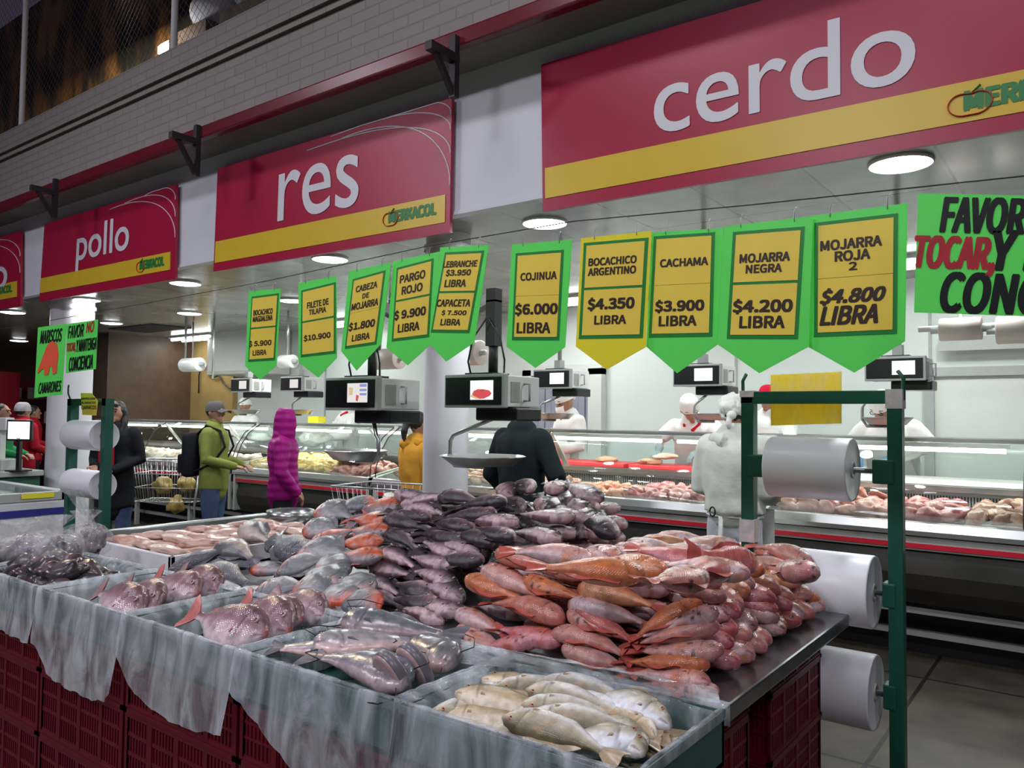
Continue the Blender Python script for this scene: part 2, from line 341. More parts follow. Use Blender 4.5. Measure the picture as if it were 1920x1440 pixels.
# fence over the parapet
fn = empty('chain_link_fence', (0, 3.5, 4.595), 0, 'chain-link fence with white posts standing on the brick parapet', 'fence')
wm = MB(); X0, X1, Hf, sp = -14.0, 0.5, 3.2, .085
n = int((X1-X0+Hf)/sp)
for i in range(n):
    for sg in (1, -1):
        xa = X0-Hf+i*sp if sg > 0 else X0+i*sp
        a, bq = Vector((xa, 0, 0)), Vector((xa+sg*Hf, 0, Hf))
        t0, t1 = 0., 1.
        dx = bq.x-a.x
        for lim, s2 in ((X0, 1), (X1, -1)):
            ta = (lim-a.x)/dx
            if (dx > 0) == (s2 > 0): t0 = max(t0, ta)
            else: t1 = min(t1, ta)
        if t1 > t0+.02: wm.obox(a.lerp(bq, t0), a.lerp(bq, t1), .0022, .0022)
wm.build('wire_mesh', mat('wire', (.12, .12, .12), .5, .5), fn)
for px, py in ((44, 235), (330, 90), (700, -90)):
    p = U(px, py, 3.5); MB().tube([(p.x, -.02, 0), (p.x, -.02, 3.2)], .028, 12).build('fence_post', M['white'], fn)
p = U(305, 90, 3.75)
fl = empty('flood_lamp', (p.x, 3.75, p.z), 0, 'small bright white flood lamp behind the brick parapet', 'lamp')
MB().box(-.085, .085, .01, .05, -.06, .06, bev=.01).build('housing', M['grey'], fl); MB().box(-.075, .075, -.005, .012, -.035, .035).build('lens', emis('flood_white', (.92, 1, 1), 25), fl)
MB().tube([(0, .03, -.05), (0, .03, 3.99-p.z), ], .012).build('stand', M['grey'], fl)
area('upper_store_fill', (-15.5, 5.4, 9.6), 800, (1.0, .78, .5), .5)  # warm light without a fitting, added to brighten the upper wall
area('flood_light', (p.x, 3.7, p.z), 8, (.9, 1, 1), .15, rot=(PI/2, 0, 0))
for i, (px, py, sx) in enumerate(((412, 26, .30), (500, -14, .34))):
    q = U(px, py, 4.1); o = MB().ball((0, 0, 0), (sx, .25, .17), u=20, v=12).build('sack', M['sack']); o.location = (q.x, 4.1, q.z)
    for v in o.data.vertices: v.co += Vector((0, 0, 1))*.05*noise.noise(v.co*5)
    tag(o, ['grey sack lying behind the fence, lower of the two', 'grey sack behind the fence, upper of the two'][i], 'sack', 'sacks behind the fence')
    h = MB().box(q.x-.4, q.x+(.1 if i == 0 else .4), 3.9+.0*i, 4.3, 3.95, q.z-.15).build('storage_box', M['dbrown']); tag(h, ['dark box under the lower grey sack behind the fence', 'dark box under the upper grey sack behind the fence'][i], 'box')
# brackets on the white board
for i, (px, yt, yb) in enumerate(((855, 112, 186), (372, 268, 332), (106, 362, 410))):
    a, bt = U(px, yt, 3.39), U(px, yb, 3.39); br_ = empty('bracket', (bt.x, 3.39, bt.z), 0, ['black steel bracket above the end of the res sign', 'black steel bracket between the pollo and res signs', 'black steel bracket above the pollo sign'][i], 'bracket', 'brackets above the signs')
    h = a.z-bt.z
    MB().box(-.022, .022, -.04, 0, 0, h+.13).build('upright', M['rubber'], br_); MB().box(-.025, .025, -.24, 0, h-.03, h+.02).build('arm', M['rubber'], br_)
    MB().obox((0, -.19, h-.01), (0, -.03, .02), .03, .03).build('brace', M['rubber'], br_)
# lamps: round ceiling lights
rows = [(4.35, x) for x in (-.8, -3.0, -5.2, -7.42, -9.53, -11.6)]+[(5.71, x) for x in (-7.49, -9.62, -11.7)]+[(7.1, -15.2), (6.2, -16.2), (5.6, -18.5)]
names = ['round ceiling lamp under the cerdo sign, above the rack', 'round ceiling lamp at the lower corner of the cerdo sign', 'round ceiling lamp under the res sign', 'round ceiling lamp just past the end of the pollo sign', 'round ceiling lamp under the pollo sign, close to the edge', 'round ceiling lamp under the cut-off sign', 'round ceiling lamp in the second row behind the price tags', 'round ceiling lamp in the second row by the brown wall', 'round ceiling lamp in the second row above the pillar', 'far round ceiling lamp above the dark shop, nearer one', 'far round ceiling lamp above the dark shop, middle one', 'farthest round ceiling lamp above the dark shop']
for i, (y, x) in enumerate(rows):
    L = empty('ceiling_lamp', (x, y, 2.9), 0, names[i], 'ceiling lamp', 'round ceiling lamps')
    MB().lathe([(.0, 0), (.155, 0), (.155, -.012), (.148, -.018)], 32).build('trim_ring', M['white'], L)
    MB().lathe([(.148, -.016), (.10, -.026), (0.001, -.030)], 32).build('diffuser', M['lamp'], L)
    if i < 9: area('ceiling_lamp_light', (x, y, 2.83), 22, (.94, 1, .98), .28, shape='DISK')
for x in (-.8, -3.0, -5.2): area('ceiling_lamp_light', (x, 6.6, 2.85), 22, (.94, 1, .98), .3, shape='DISK')  # bare area lights above the butchers, no fittings modelled here
# twin tube fittings on the ceiling
for i, (x, y) in enumerate(((-12.4, 7.5), (-11.2, 7.65), (-8.6, 7.4), (-4.5, 7.3), (-1.35, 7.0))):
    L = empty('tube_light', (x, y, 2.9), 0, ['twin tube light on the ceiling by the brown wall', 'twin tube light left of the first price tag', 'twin tube light seen between the first price tags', 'twin tube light seen beside the yellow price tag', 'twin tube light seen beside the last price tag'][i], 'tube light', 'twin tube lights')
    MB().box(-.62, .62, -.16, .16, -.03, 0).build('housing', M['white'], L)
    for yy in (-.1, .1): MB().tube([(-.6, yy, -.055), (.6, yy, -.055)], .022, 10).build('tube', M['tube'], L)
    area('tube_light_glow', (x, y-.1, 2.81), 9, (.94, 1, .98), 1.1, .25)
vt = tag(MB().box(-12.6, -11.3, 6.1, 6.75, 2.885, 2.9).build('ceiling_vent', mat('vent_hole_shade', (.02, .03, .04), .6)), 'dark rectangular vent opening in the glossy ceiling', 'vent')  # flat plate; the shade of the hole is put into its colour

# ------------------------------------------------------------------ the big department signs
def logo(parent, q, u0, u1, v0, v1, text='MERKACOL'):
    mb = MB(); w = u1-u0; put_text(mb, text, q, u0+w*.10, u1, v0+.05*(v1-v0), v0+(v1-v0)*.72, .003, 0, .14)
    mb.build('lettering', M['lgreen'], parent)
    ap = MB(); n = (q[1]-q[0]).cross(q[3]-q[0]).normalized(); n = -n if n.y > 0 else n
    pts = []
    for k in range(29):
        a = 2*PI*k/28; r = 1-.28*max(0, math.cos(a))**10 - .12*max(0, -math.cos(a))**14
        pts.append(quad_pt(q, u0+w*(.13+.15*r*math.sin(a)), v0+(v1-v0)*(.5-.48*r*math.cos(a)))+n*.004)
    s = (q[1]-q[0]).length*w*.012
    ap.tube(pts, s, 6, flat=.4); ap.build('apple_outline', M['lred'], parent)
    lf = MB(); lf.tube([quad_pt(q, u0+w*.14, v0+(v1-v0)*.12)+n*.004, quad_pt(q, u0+w*.20, v0-(v1-v0)*.12)+n*.004], [s*.6, s*1.4], 6, flat=.4).build('apple_leaf', M['lgreen'], parent)
def dept_sign(word, q, tu, band, logo_uv, arcs, label):
    r = empty('department_sign', tuple(q[3]), 0, label, 'sign', 'department signs'); inv = -q[3]
    q = [p+inv for p in q]
    mb = MB(); plate(mb, q, .025); mb.build('panel', M['red'], r)
    bq = [quad_pt(q, band[0], band[2]), quad_pt(q, band[1], band[2]), quad_pt(q, band[1], band[3]), quad_pt(q, band[0], band[3])]
    mb = MB(); plate(mb, bq, .003, off=.0265); mb.build('yellow_band', M['yellow'], r)
    if word:
        mb = MB(); put_text(mb, word, q, *tu, .03, 0, .012 if word != 'pollo' else .02, round_=True); mb.build('lettering', M['letter'], r)
    f = [p+Vector((0, -.030, 0)) for p in q]
    if logo_uv: logo(r, f, *logo_uv)
    if arcs:
        ac = MB()
        for (ub, vb, ve) in arcs:
            pts = []
            for k in range(25):
                t = k/24; u = ub+(1.0-ub)*math.sin(t*PI/2)**.9; v = vb+(ve-vb)*(1-math.cos(t*PI/2))-.05*math.sin(PI*t)
                pts.append(quad_pt(f, min(u, .998), max(.004, v))+Vector((0, .003, 0)))
            ac.tube(pts, .0045, 5)
        ac.build('arc_lines', M['letter'], r)
YS = 3.775
dept_sign('cerdo', [U(1019, 124, YS), U(2110, -190, YS), U(2110, 212, YS), U(1022, 398, YS)], (.27, .732, .222, .648), (.008, .99, .714, .918), (.783, .985, .762, .898), None, 'long red and yellow hanging sign lettered cerdo')
Q = [U(413, 318, YS), U(852, 186, YS), U(848, 437, YS), U(405, 510, YS)]
dept_sign('res', Q, (.325, .672, .22, .652), (.008, .985, .714, .92), (.775, .955, .757, .882), ((.60, .06, .66), (.45, .08, .42), (.55, .02, .24), (.76, .01, .12)), 'red and yellow hanging sign lettered res')
Q = [U(88, 421, YS), U(335, 347, YS), U(333, 524, YS), U(78, 566, YS)]
dept_sign('pollo', Q, (.305, .698, .184, .70), (.005, .972, .703, .893), (.765, .935, .735, .872), ((.55, .06, .56), (.66, .04, .34), (.8, .02, .16)), 'red and yellow hanging sign lettered pollo')
Q = [U(-190, 500, YS), U(43, 434, YS), U(43, 574, YS), U(-200, 616, YS)]
dept_sign('cerdo', Q, (.40, .92, .27, .72), (.003, .98, .66, .87), (.80, .95, .69, .83), ((.6, .06, .56), (.7, .04, .34)), 'red and yellow hanging sign cut off by the photo edge')
# ------------------------------------------------------------------ price tags on a wire, 2.5 m in front of the photographer
YT = 2.5
wa, wz = U(-200, 655, YT), U(2200, 295, YT)
wr = MB(); pts = [U(-200, 652, YT), U(100, 600, YT), U(500, 527, YT), U(800, 462, YT), U(1075, 415, YT), U(1400, 385, YT), U(1920, 330, YT), U(2300, 282, YT)]
wr.tube(pts, .0022, 6); tag(wr.build('hanging_wire', M['rubber']), 'thin dark wire carrying the row of price tags', 'wire')
TG = [
 ((467,546),(527,541),(519,686),(488,712),(460,686), (475,560),(521,554),(514,671),(469,674), .495, 1, 'g', [('BOCACHICO',.08,.86,.20,.285),('MAGDALENA',.07,.87,.305,.39),('$ 5.900',-.04,.88,.70,.80),('LIBRA',.14,.70,.86,.94)], 'bocachico magdalena'),
 ((560,531),(632,517),(632,671),(597,708),(560,679), (569,548),(627,534),(627,658),(568,665), .485, 1, 'g', [('FILETE DE',.16,.84,.19,.28),('TILAPIA',.22,.76,.31,.39),('$10.900',.06,.90,.70,.80)], 'filete de tilapia'),
 ((655,509),(734,492),(715,645),(669,695),(640,658), (665,527),(720,512),(704,641),(651,649), .50, 0, 'g', [('CABEZA',.12,.84,.10,.19),('DE',.38,.60,.24,.31),('MOJARRA',.04,.95,.36,.46),('$1.800',.02,.92,.65,.78),('LIBRA',.18,.80,.85,.94)], 'cabeza de mojarra'),
 ((738,490),(824,472),(813,641),(765,685),(725,652), (748,506),(810,490),(802,627),(739,635), .46, 1, 'g', [('PARGO',.09,.84,.10,.21),('ROJO',.17,.78,.27,.38),('$ 9.900',-.01,.92,.60,.74),('LIBRA',.13,.76,.81,.92)], 'pargo rojo'),
 ((826,464),(917,459),(890,642),(837,678),(806,645), (838,478),(904,475),(878,619),(813,618), .50, 1, 'g', [('LEBRANCHE',-.02,.93,.09,.17),('$3.950',.10,.80,.20,.29),('LIBRA',.12,.72,.34,.43),('CAPACETA',-.01,.94,.60,.69),('$ 7.500',.18,.88,.74,.81),('LIBRA',.20,.76,.86,.94)], 'lebranche and capaceta'),
 ((960,459),(1073,449),(1060,651),(1004,690),(950,650), (972,480),(1053,474),(1045,632),(965,632), .50, 0, 'g', [('COJINUA',.10,.93,.22,.31),('$6.000',.01,.98,.59,.74),('LIBRA',.07,.84,.83,.95)], 'cojinua'),
 ((1090,447),(1222,433),(1211,651),(1138,693),(1080,650), (1101,461),(1210,452),(1200,627),(1092,629), .485, 1, 'y', [('BOCACHICO',.06,.88,.15,.23),('ARGENTINO',.06,.88,.26,.34),('$4.350',.09,.88,.59,.73),('LIBRA',.22,.76,.79,.88)], 'bocachico argentino'),
 ((1223,436),(1357,428),(1350,643),(1270,700),(1212,650), (1232,449),(1335,442),(1330,624),(1223,626), .49, 0, 'g', [('CACHAMA',.10,.95,.22,.30),('$3.900',.05,.90,.65,.78),('LIBRA',.13,.78,.82,.92)], 'cachama'),
 ((1358,425),(1525,405),(1517,650),(1424,700),(1345,645), (1381,441),(1502,432),(1490,628),(1370,628), .49, 1, 'g', [('MOJARRA',.09,.86,.20,.285),('NEGRA',.20,.75,.31,.39),('$4.200',.03,.94,.65,.79),('LIBRA',.15,.84,.82,.93)], 'mojarra negra'),
 ((1523,405),(1702,381),(1697,640),(1602,699),(1515,650), (1535,424),(1676,408),(1674,618),(1534,624), .50, 0, 'g', [('MOJARRA',.04,.85,.15,.24),('ROJA',.24,.70,.26,.35),('2',.43,.53,.37,.44),('$4.800',.04,.90,.60,.75),('LIBRA',.04,.80,.77,.93)], 'mojarra roja'),
]
for i, t in enumerate(TG):
    y = YT+(.012 if i % 2 else -.004)
    P5 = [U(*p, y) for p in t[:5]]; Q4 = [U(*p, y) for p in t[5:9]]; org = (P5[0]+P5[1])/2
    r = empty('price_tag', tuple(org), 0, f"pointed {'yellow' if t[11]=='y' else 'green'} price tag lettered {t[13]} on the wire", 'price tag', 'price tags on the wire')
    P5 = [p-org for p in P5]; Q4 = [p-org for p in Q4]
    mb = MB(); plate(mb, P5, .002); mb.build('card', M['tyellow' if t[11] == 'y' else 'tgreen'], r)
    bo = .055
    OQ = [quad_pt(Q4, -bo, -bo*.6), quad_pt(Q4, 1+bo, -bo*.6), quad_pt(Q4, 1+bo, 1+bo*.7), quad_pt(Q4, -bo, 1+bo*.7)]
    mb = MB(); plate(mb, OQ, .0012, off=.0022); mb.build('border', M['pgreen'], r)
    mb = MB(); d = t[9]
    g = .014 if t[10] else .002
    for v0, v1 in ((0, d-g), (d+g, 1)):
        plate(mb, [quad_pt(Q4, 0, v0), quad_pt(Q4, 1, v0), quad_pt(Q4, 1, v1), quad_pt(Q4, 0, v1)], .001, off=.0036)
    mb.build('paper', M['paper'], r)
    for (s, u0, u1, v0, v1) in t[12]:
        mb = MB(); it = i == 9 and v0 > .5
        put_text(mb, s, Q4, u0, u1, v0, v1, .0054, 0, 0.10, .25 if it else 0)
        mb.build('lettering', M['ink'], r)
    for u in (.2, .8):
        hk = MB(); p = P5[0].lerp(P5[1], u); up = .035
        hk.tube([p+Vector((0, -.003, -.01)), p+Vector((0, -.003, up*.6)), p+Vector((.006, -.002, up)), p+Vector((.012, -.002, up*.8))], .0015, 5)
        hk.build('hook', M['alu'], r)
# hand-painted notices
def notice(name, q, label, texts):
    r = empty(name, tuple(q[0]), 0, label, 'notice', 'hand painted notices'); o = q[0].copy(); q = [p-o for p in q]
    mb = MB()
    n = (q[1]-q[0]).cross(q[-1]-q[0]).normalized(); n = -n if n.y > 0 else n
    plate(mb, q, .003); mb.build('card', M['tgreen'], r)
    for (s, u0, u1, v0, v1, mm) in texts:
        mb = MB(); put_text(mb, s, q, u0, u1, v0, v1, .0045, 0, .07, .22); mb.build('lettering', M[mm], r)
    return r, q
q = [U(1722, 363, 2.45), U(2010, 369, 2.45), U(2010, 596, 2.45), U(1714, 586, 2.45)]
notice('painted_notice', q, 'green notice with brush lettering, hanging beside the mojarra roja tag', [('FAVOR', .17, .72, .03, .32, 'inkblack'), ('TOCAR,', 0, .52, .36, .68, 'inkred'), ("Y M", .53, .93, .30, .62, 'inkblack'), ('CONCI', .19, .90, .66, .985, 'inkblack'), ('NO', .78, .98, .03, .28, 'inkred')])
q = [U(126, 608, 2.5), U(184, 599, 2.5), U(180, 692, 2.5), U(124, 700, 2.5)]
notice('painted_notice', q, 'small green notice with red and black brush lettering on the wire', [('FAVOR', .06, .58, .05, .30, 'inkblack'), ('NO', .66, .9, .03, .24, 'inkred'), ('TOCAR,', .03, .32, .40, .60, 'inkred'), ('Y MANTENGA', .36, 1.0, .36, .60, 'inkblack'), ('CONCIENCIA', .12, .9, .70, .97, 'inkblack')])
q = [U(72, 614, 2.49), U(125, 607, 2.49), U(117, 740, 2.49), U(65, 746, 2.49)]
r, ql = notice('painted_notice', q, 'tall green notice with an orange cut-out shape on the wire', [('MARISCOS', .12, .88, .06, .24, 'inkblack'), ('CAMARONES', .16, .96, .80, .95, 'inkblack')])
mb = MB(); sh = [(.05, .62), (.14, .52), (.22, .42), (.36, .27), (.52, .22), (.70, .27), (.76, .42), (.74, .58), (.74, .68), (.62, .70), (.56, .60), (.50, .56), (.44, .70), (.30, .69), (.30, .62), (.22, .60), (.07, .66)]
mb.poly([quad_pt(ql, u+.04, v)+Vector((0, -.004, 0)) for u, v in sh], .003, (0, -1, 0)); mb.build('cut_out', M['orange'], r)

# ------------------------------------------------------------------ refrigerated display cases
def case(x0, x1, label, boards, extra):
    r = empty('display_case', ((x0+x1)/2, 5.6, 0), 0, label, 'display case', 'refrigerated meat cases'); a, b2 = x0-(x0+x1)/2, x1-(x0+x1)/2
    def bld(mb, n, m):
        o = mb.build(n, m, r); return o
    prof = [(.10, .40), (.04, .50), (.02, .60), (.05, .74), (.03, .76), (.03, .84), (1.15, .84), (1.15, .40)]
    bld(MB().prism(prof, a, b2, smooth=False), 'body', M['dsteel'])
    fr = MB().box(a, b2, .16, .2, .32, .36).box(a, b2, .30, .34, .14, .18)
    k = a+.3
    while k < b2: fr.box(k, k+.05, .15, .2, 0, .42); k += 1.35
    bld(fr, 'base_frame', M['grey'])
    bld(MB().box(a, b2, .45, 1.1, 0, .32), 'plinth', M['rubber'])
    fb = bld(MB().box(a, b2, .012, .03, .755, .84), 'front_band', M['case_grey']); MB().box(a+.02, b2-.02, .002, .012, .768, .798).build('red_stripe', M['stripe'], fb)
    bld(MB().prism([(-.015, .85), (-.02, .88), (-.005, .93), (.05, .935), (.06, .85)], a, b2, smooth=False), 'rim', M['alu'])
    bld(MB().prism([(.05, .855), (.75, .93), (.75, .84), (.05, .84)], a, b2), 'deck', M['steel'])
    bk = MB().box(a, b2, .76, .80, .84, 1.08)
    x = a+.02
    while x < b2-.02: bk.box(x, x+.009, .755, .76, .98, 1.05, 1); x += .019
    bld(bk, 'vent_panel', [M['grey'], M['dsteel']])
    bld(MB().box(a, b2, .72, 1.22, 1.08, 1.12), 'work_shelf', M['steel'])
    gp = [(.03, .935), (.04, 1.05), (.10, 1.20), (.20, 1.34), (.36, 1.445)]
    sm = [Vector((0, gp[0][0], gp[0][1]))]; 
    gl = MB(); pr = gp+[(y+.006, z+.006) for y, z in gp[::-1]]
    gl.prism(pr, a+.01, b2-.01, smooth=True); fg = bld(gl, 'front_glass', M['glass'])
    bld(MB().box(a+.01, b2-.01, .36, .86, 1.452, 1.460), 'top_glass', M['glass'])
    bld(MB().box(a, b2, .35, .375, 1.44, 1.465).box(a, b2, .84, .865, 1.44, 1.465), 'top_rail', M['alu'])
    js = MB(); k = 1 if b2-a > 2.4 else 0
    for xx in ([a+.01, (a+b2)/2, b2-.01] if k else [a+.01, b2-.01]): js.tube([(xx, y-.006, z) for y, z in gp], .006, 6)
    js.build('glass_seam', M['rubber'], fg)
    xx = a+.35
    while xx < b2:
        bld(MB().obox((xx, .70, 1.12), (xx, .42, 1.44), .05, .02), 'strut', M['alu']); xx += 1.55
    xx = a+.1
    while xx < b2-.3:
        e = min(xx+1.35, b2-.06)
        
        lh = bld(MB().box(xx-.02, e+.02, .52, .58, 1.40, 1.43), 'lamp_holder', M['white']); MB().tube([(xx, .55, 1.385), (e, .55, 1.385)], .017, 10).build('lamp_tube', M['tube'], lh)
        l = area('case_tube_light', ((x0+x1)/2+(xx+e)/2, 6.13, 1.36), 6.5, (1, .98, .93), e-xx, .05); xx += 1.5
    for e in (a, b2):
        s = 1 if e == a else -1
        bld(MB().prism([(.0, .42), (.0, .93), (.05, .95), (.80, 1.08), (.80, .42)], min(e, e+s*.04), max(e, e+s*.04)), 'end_panel', M['case_grey'])
    return r
case(-12.6, -8.44, 'far display case of pale chicken, beyond the man in the cap', None, None)
case(-8.38, -6.02, 'display case of yellow chicken in front of the person in the magenta jacket', None, None)
case(-5.96, -2.08, 'display case of orange and pink meat between the column and the hooded worker', None, None)
case(-1.96, 1.2, 'display case of pork cuts behind the green roll rack', None, None)
# cutting boards on the work shelf
for x0, x1, m, lb in ((-6.25, -5.2, 'boardred', 'red cutting board on the shelf just left of the column'), (-4.9, -3.5, 'boardred', 'red cutting board in front of the masked butcher'), (-3.45, -2.3, 'boardred', 'red cutting board in front of the butcher leaning with bare arm'), (-1.7, .6, 'boardwhite', 'long white cutting board behind the pork cuts')):
    o = MB().box(-(x1-x0)/2, (x1-x0)/2, -.2, .2, 0, .035, bev=.006).build('cutting_board', M[m]); o.location = ((x0+x1)/2, 6.58, 1.122); tag(o, lb, 'cutting board', 'cutting boards')
# meat: every piece its own object
def lump(name, r, m, seed, flat=1, n=2):
    mb = MB(); bmesh.ops.create_icosphere(mb.bm, subdivisions=n+1, radius=1)
    for v in mb.bm.verts:
        d = noise.noise(v.co*1.3+Vector((seed, 0, 0)))*.45+noise.noise(v.co*3.1+Vector((0, seed, 0)))*.2
        v.co = Vector((v.co.x*r[0], v.co.y*r[1], v.co.z*r[2]*flat))*(1+d)
    for f in mb.bm.faces: f.smooth = True
    return mb.mesh(name, m)
def meat_mat(name, c1, c2, rough=.35):
    m, nt, b, out = nodes(name)
    tc = nt.nodes.new('ShaderNodeTexCoord'); nz = nt.nodes.new('ShaderNodeTexNoise'); nz.inputs['Scale'].default_value = 14; nz.inputs['Detail'].default_value = 5
    oi = nt.nodes.new('ShaderNodeObjectInfo'); ad = nt.nodes.new('ShaderNodeVectorMath'); ad.operation = 'ADD'
    nt.links.new(tc.outputs['Object'], ad.inputs[0]); nt.links.new(oi.outputs['Random'], ad.inputs[1]); nt.links.new(ad.outputs[0], nz.inputs['Vector'])
    cr = nt.nodes.new('ShaderNodeValToRGB'); cr.color_ramp.elements[0].position = .38; cr.color_ramp.elements[0].color = (*c1, 1); cr.color_ramp.elements[1].position = .62; cr.color_ramp.elements[1].color = (*c2, 1)
    nt.links.new(nz.outputs['Fac'], cr.inputs[0]); nt.links.new(cr.outputs[0], b.inputs['Base Color']); b.inputs['Roughness'].default_value = rough; return m
mm = dict(pale=meat_mat('meat_pale', (.62, .48, .38), (.72, .60, .50)), yel=meat_mat('meat_yellow', (.66, .40, .10), (.72, .52, .20)), pink=meat_mat('meat_pink', (.42, .13, .11), (.62, .33, .28)),
 tan=meat_mat('meat_tan', (.50, .25, .15), (.62, .38, .25)), ora=meat_mat('meat_orange', (.52, .17, .10), (.64, .30, .19)), brown=meat_mat('meat_brown', (.30, .13, .09), (.52, .32, .24)), dpink=meat_mat('meat_deep', (.30, .06, .07), (.55, .26, .24)))
LM = {k: [lump('meat', (.075, .055, .045), m, s*7.7) for s in range(5)] for k, m in mm.items()}
def heap(kind, name, cat, x0, x1, rows, pitch, words, size=1, lift=.03, pile=0):
    """rows of separate pieces on the sloping deck"""
    n = max(1, int((x1-x0)/pitch))
    for j in range(rows):
        for i in range(n):
            x = x0+(i+.5)*(x1-x0)/n+random.uniform(-.02, .02); y = 5.76+j*.112+random.uniform(-.015, .015)
            o = bpy.data.objects.new(name, random.choice(LM[kind])); COL.objects.link(o)
            u = (i+.5)/n; hh = pile*math.sin(PI*u)*(j/max(1, rows-1))
            o.location = (x, y, .89+.107*(y-5.65)+.03+lift+hh); s = size*random.uniform(.85, 1.25)
            o.scale = (s, s*random.uniform(.8, 1.2), s*random.uniform(.8, 1.15)); o.rotation_euler = (random.uniform(-.5, .5), random.uniform(-.5, .5), random.uniform(0, 6.28))
            tag(o, f"{words}, {ordn(j)} row back, {ordn(i)} along from the column end" if x0 > -6 else f"{words}, {ordn(j)} row back, {ordn(i)} along from the far end", cat, words+' heap')
heap('pale', 'chicken_piece', 'chicken', -12.4, -8.6, 4, .135, 'pale chicken piece in the far case', 1.1, .04)
heap('yel', 'chicken_piece', 'chicken', -8.25, -6.75, 5, .105, 'yellow chicken piece in the case', 1, .03, .05)
heap('pink', 'meat_piece', 'meat', -6.7, -6.12, 4, .11, 'pink meat piece beside the yellow chicken', 1, .03, .04)
heap('tan', 'meat_slab', 'meat', -5.8, -4.25, 5, .12, 'tan meat slab in the case', 1.05, .05, .03)
heap('brown', 'meat_piece', 'meat', -4.2, -3.75, 4, .11, 'brown tripe piece in the case', .9, .02)
heap('ora', 'meat_piece', 'meat', -3.7, -3.15, 4, .10, 'orange minced meat lump in the case', .9, 0)
heap('dpink', 'meat_piece', 'meat', -3.1, -2.2, 4, .105, 'deep pink meat piece in the case', .95, .02)
heap('pink', 'pork_cut', 'pork', -1.88, -1.1, 4, .115, 'pink pork cut behind the roll rack', 1.05, .03, .03)
heap('dpink', 'pork_cut', 'pork', -1.08, -.72, 4, .11, 'red pork cut in the end case', 1.05, .03)
heap('brown', 'pork_cut', 'pork', -.70, .15, 4, .115, 'brown pork cut in the end case', 1.05, .03, .03)
for i, (x, y, k, lb) in enumerate(((-4.55, 6.5, 'pink', 'meat piece on the red board under the masked butcher hands'), (-3.75, 6.5, 'tan', 'flat meat piece on the red board by the strut'), (-3.3, 6.5, 'tan', 'meat stack on the red board, lower piece'), (-3.15, 6.52, 'pale', 'meat stack on the red board, pale upper piece'), (-5.9, 6.5, 'pale', 'pale meat on the red board left of the column'))):
    o = bpy.data.objects.new('meat_piece', LM[k][i % 5]); COL.objects.link(o); o.location = (x, y, 1.185+(.05 if i == 3 else 0)); o.scale = (1.5, 1.0, .6); tag(o, lb, 'meat', 'meat on the boards')

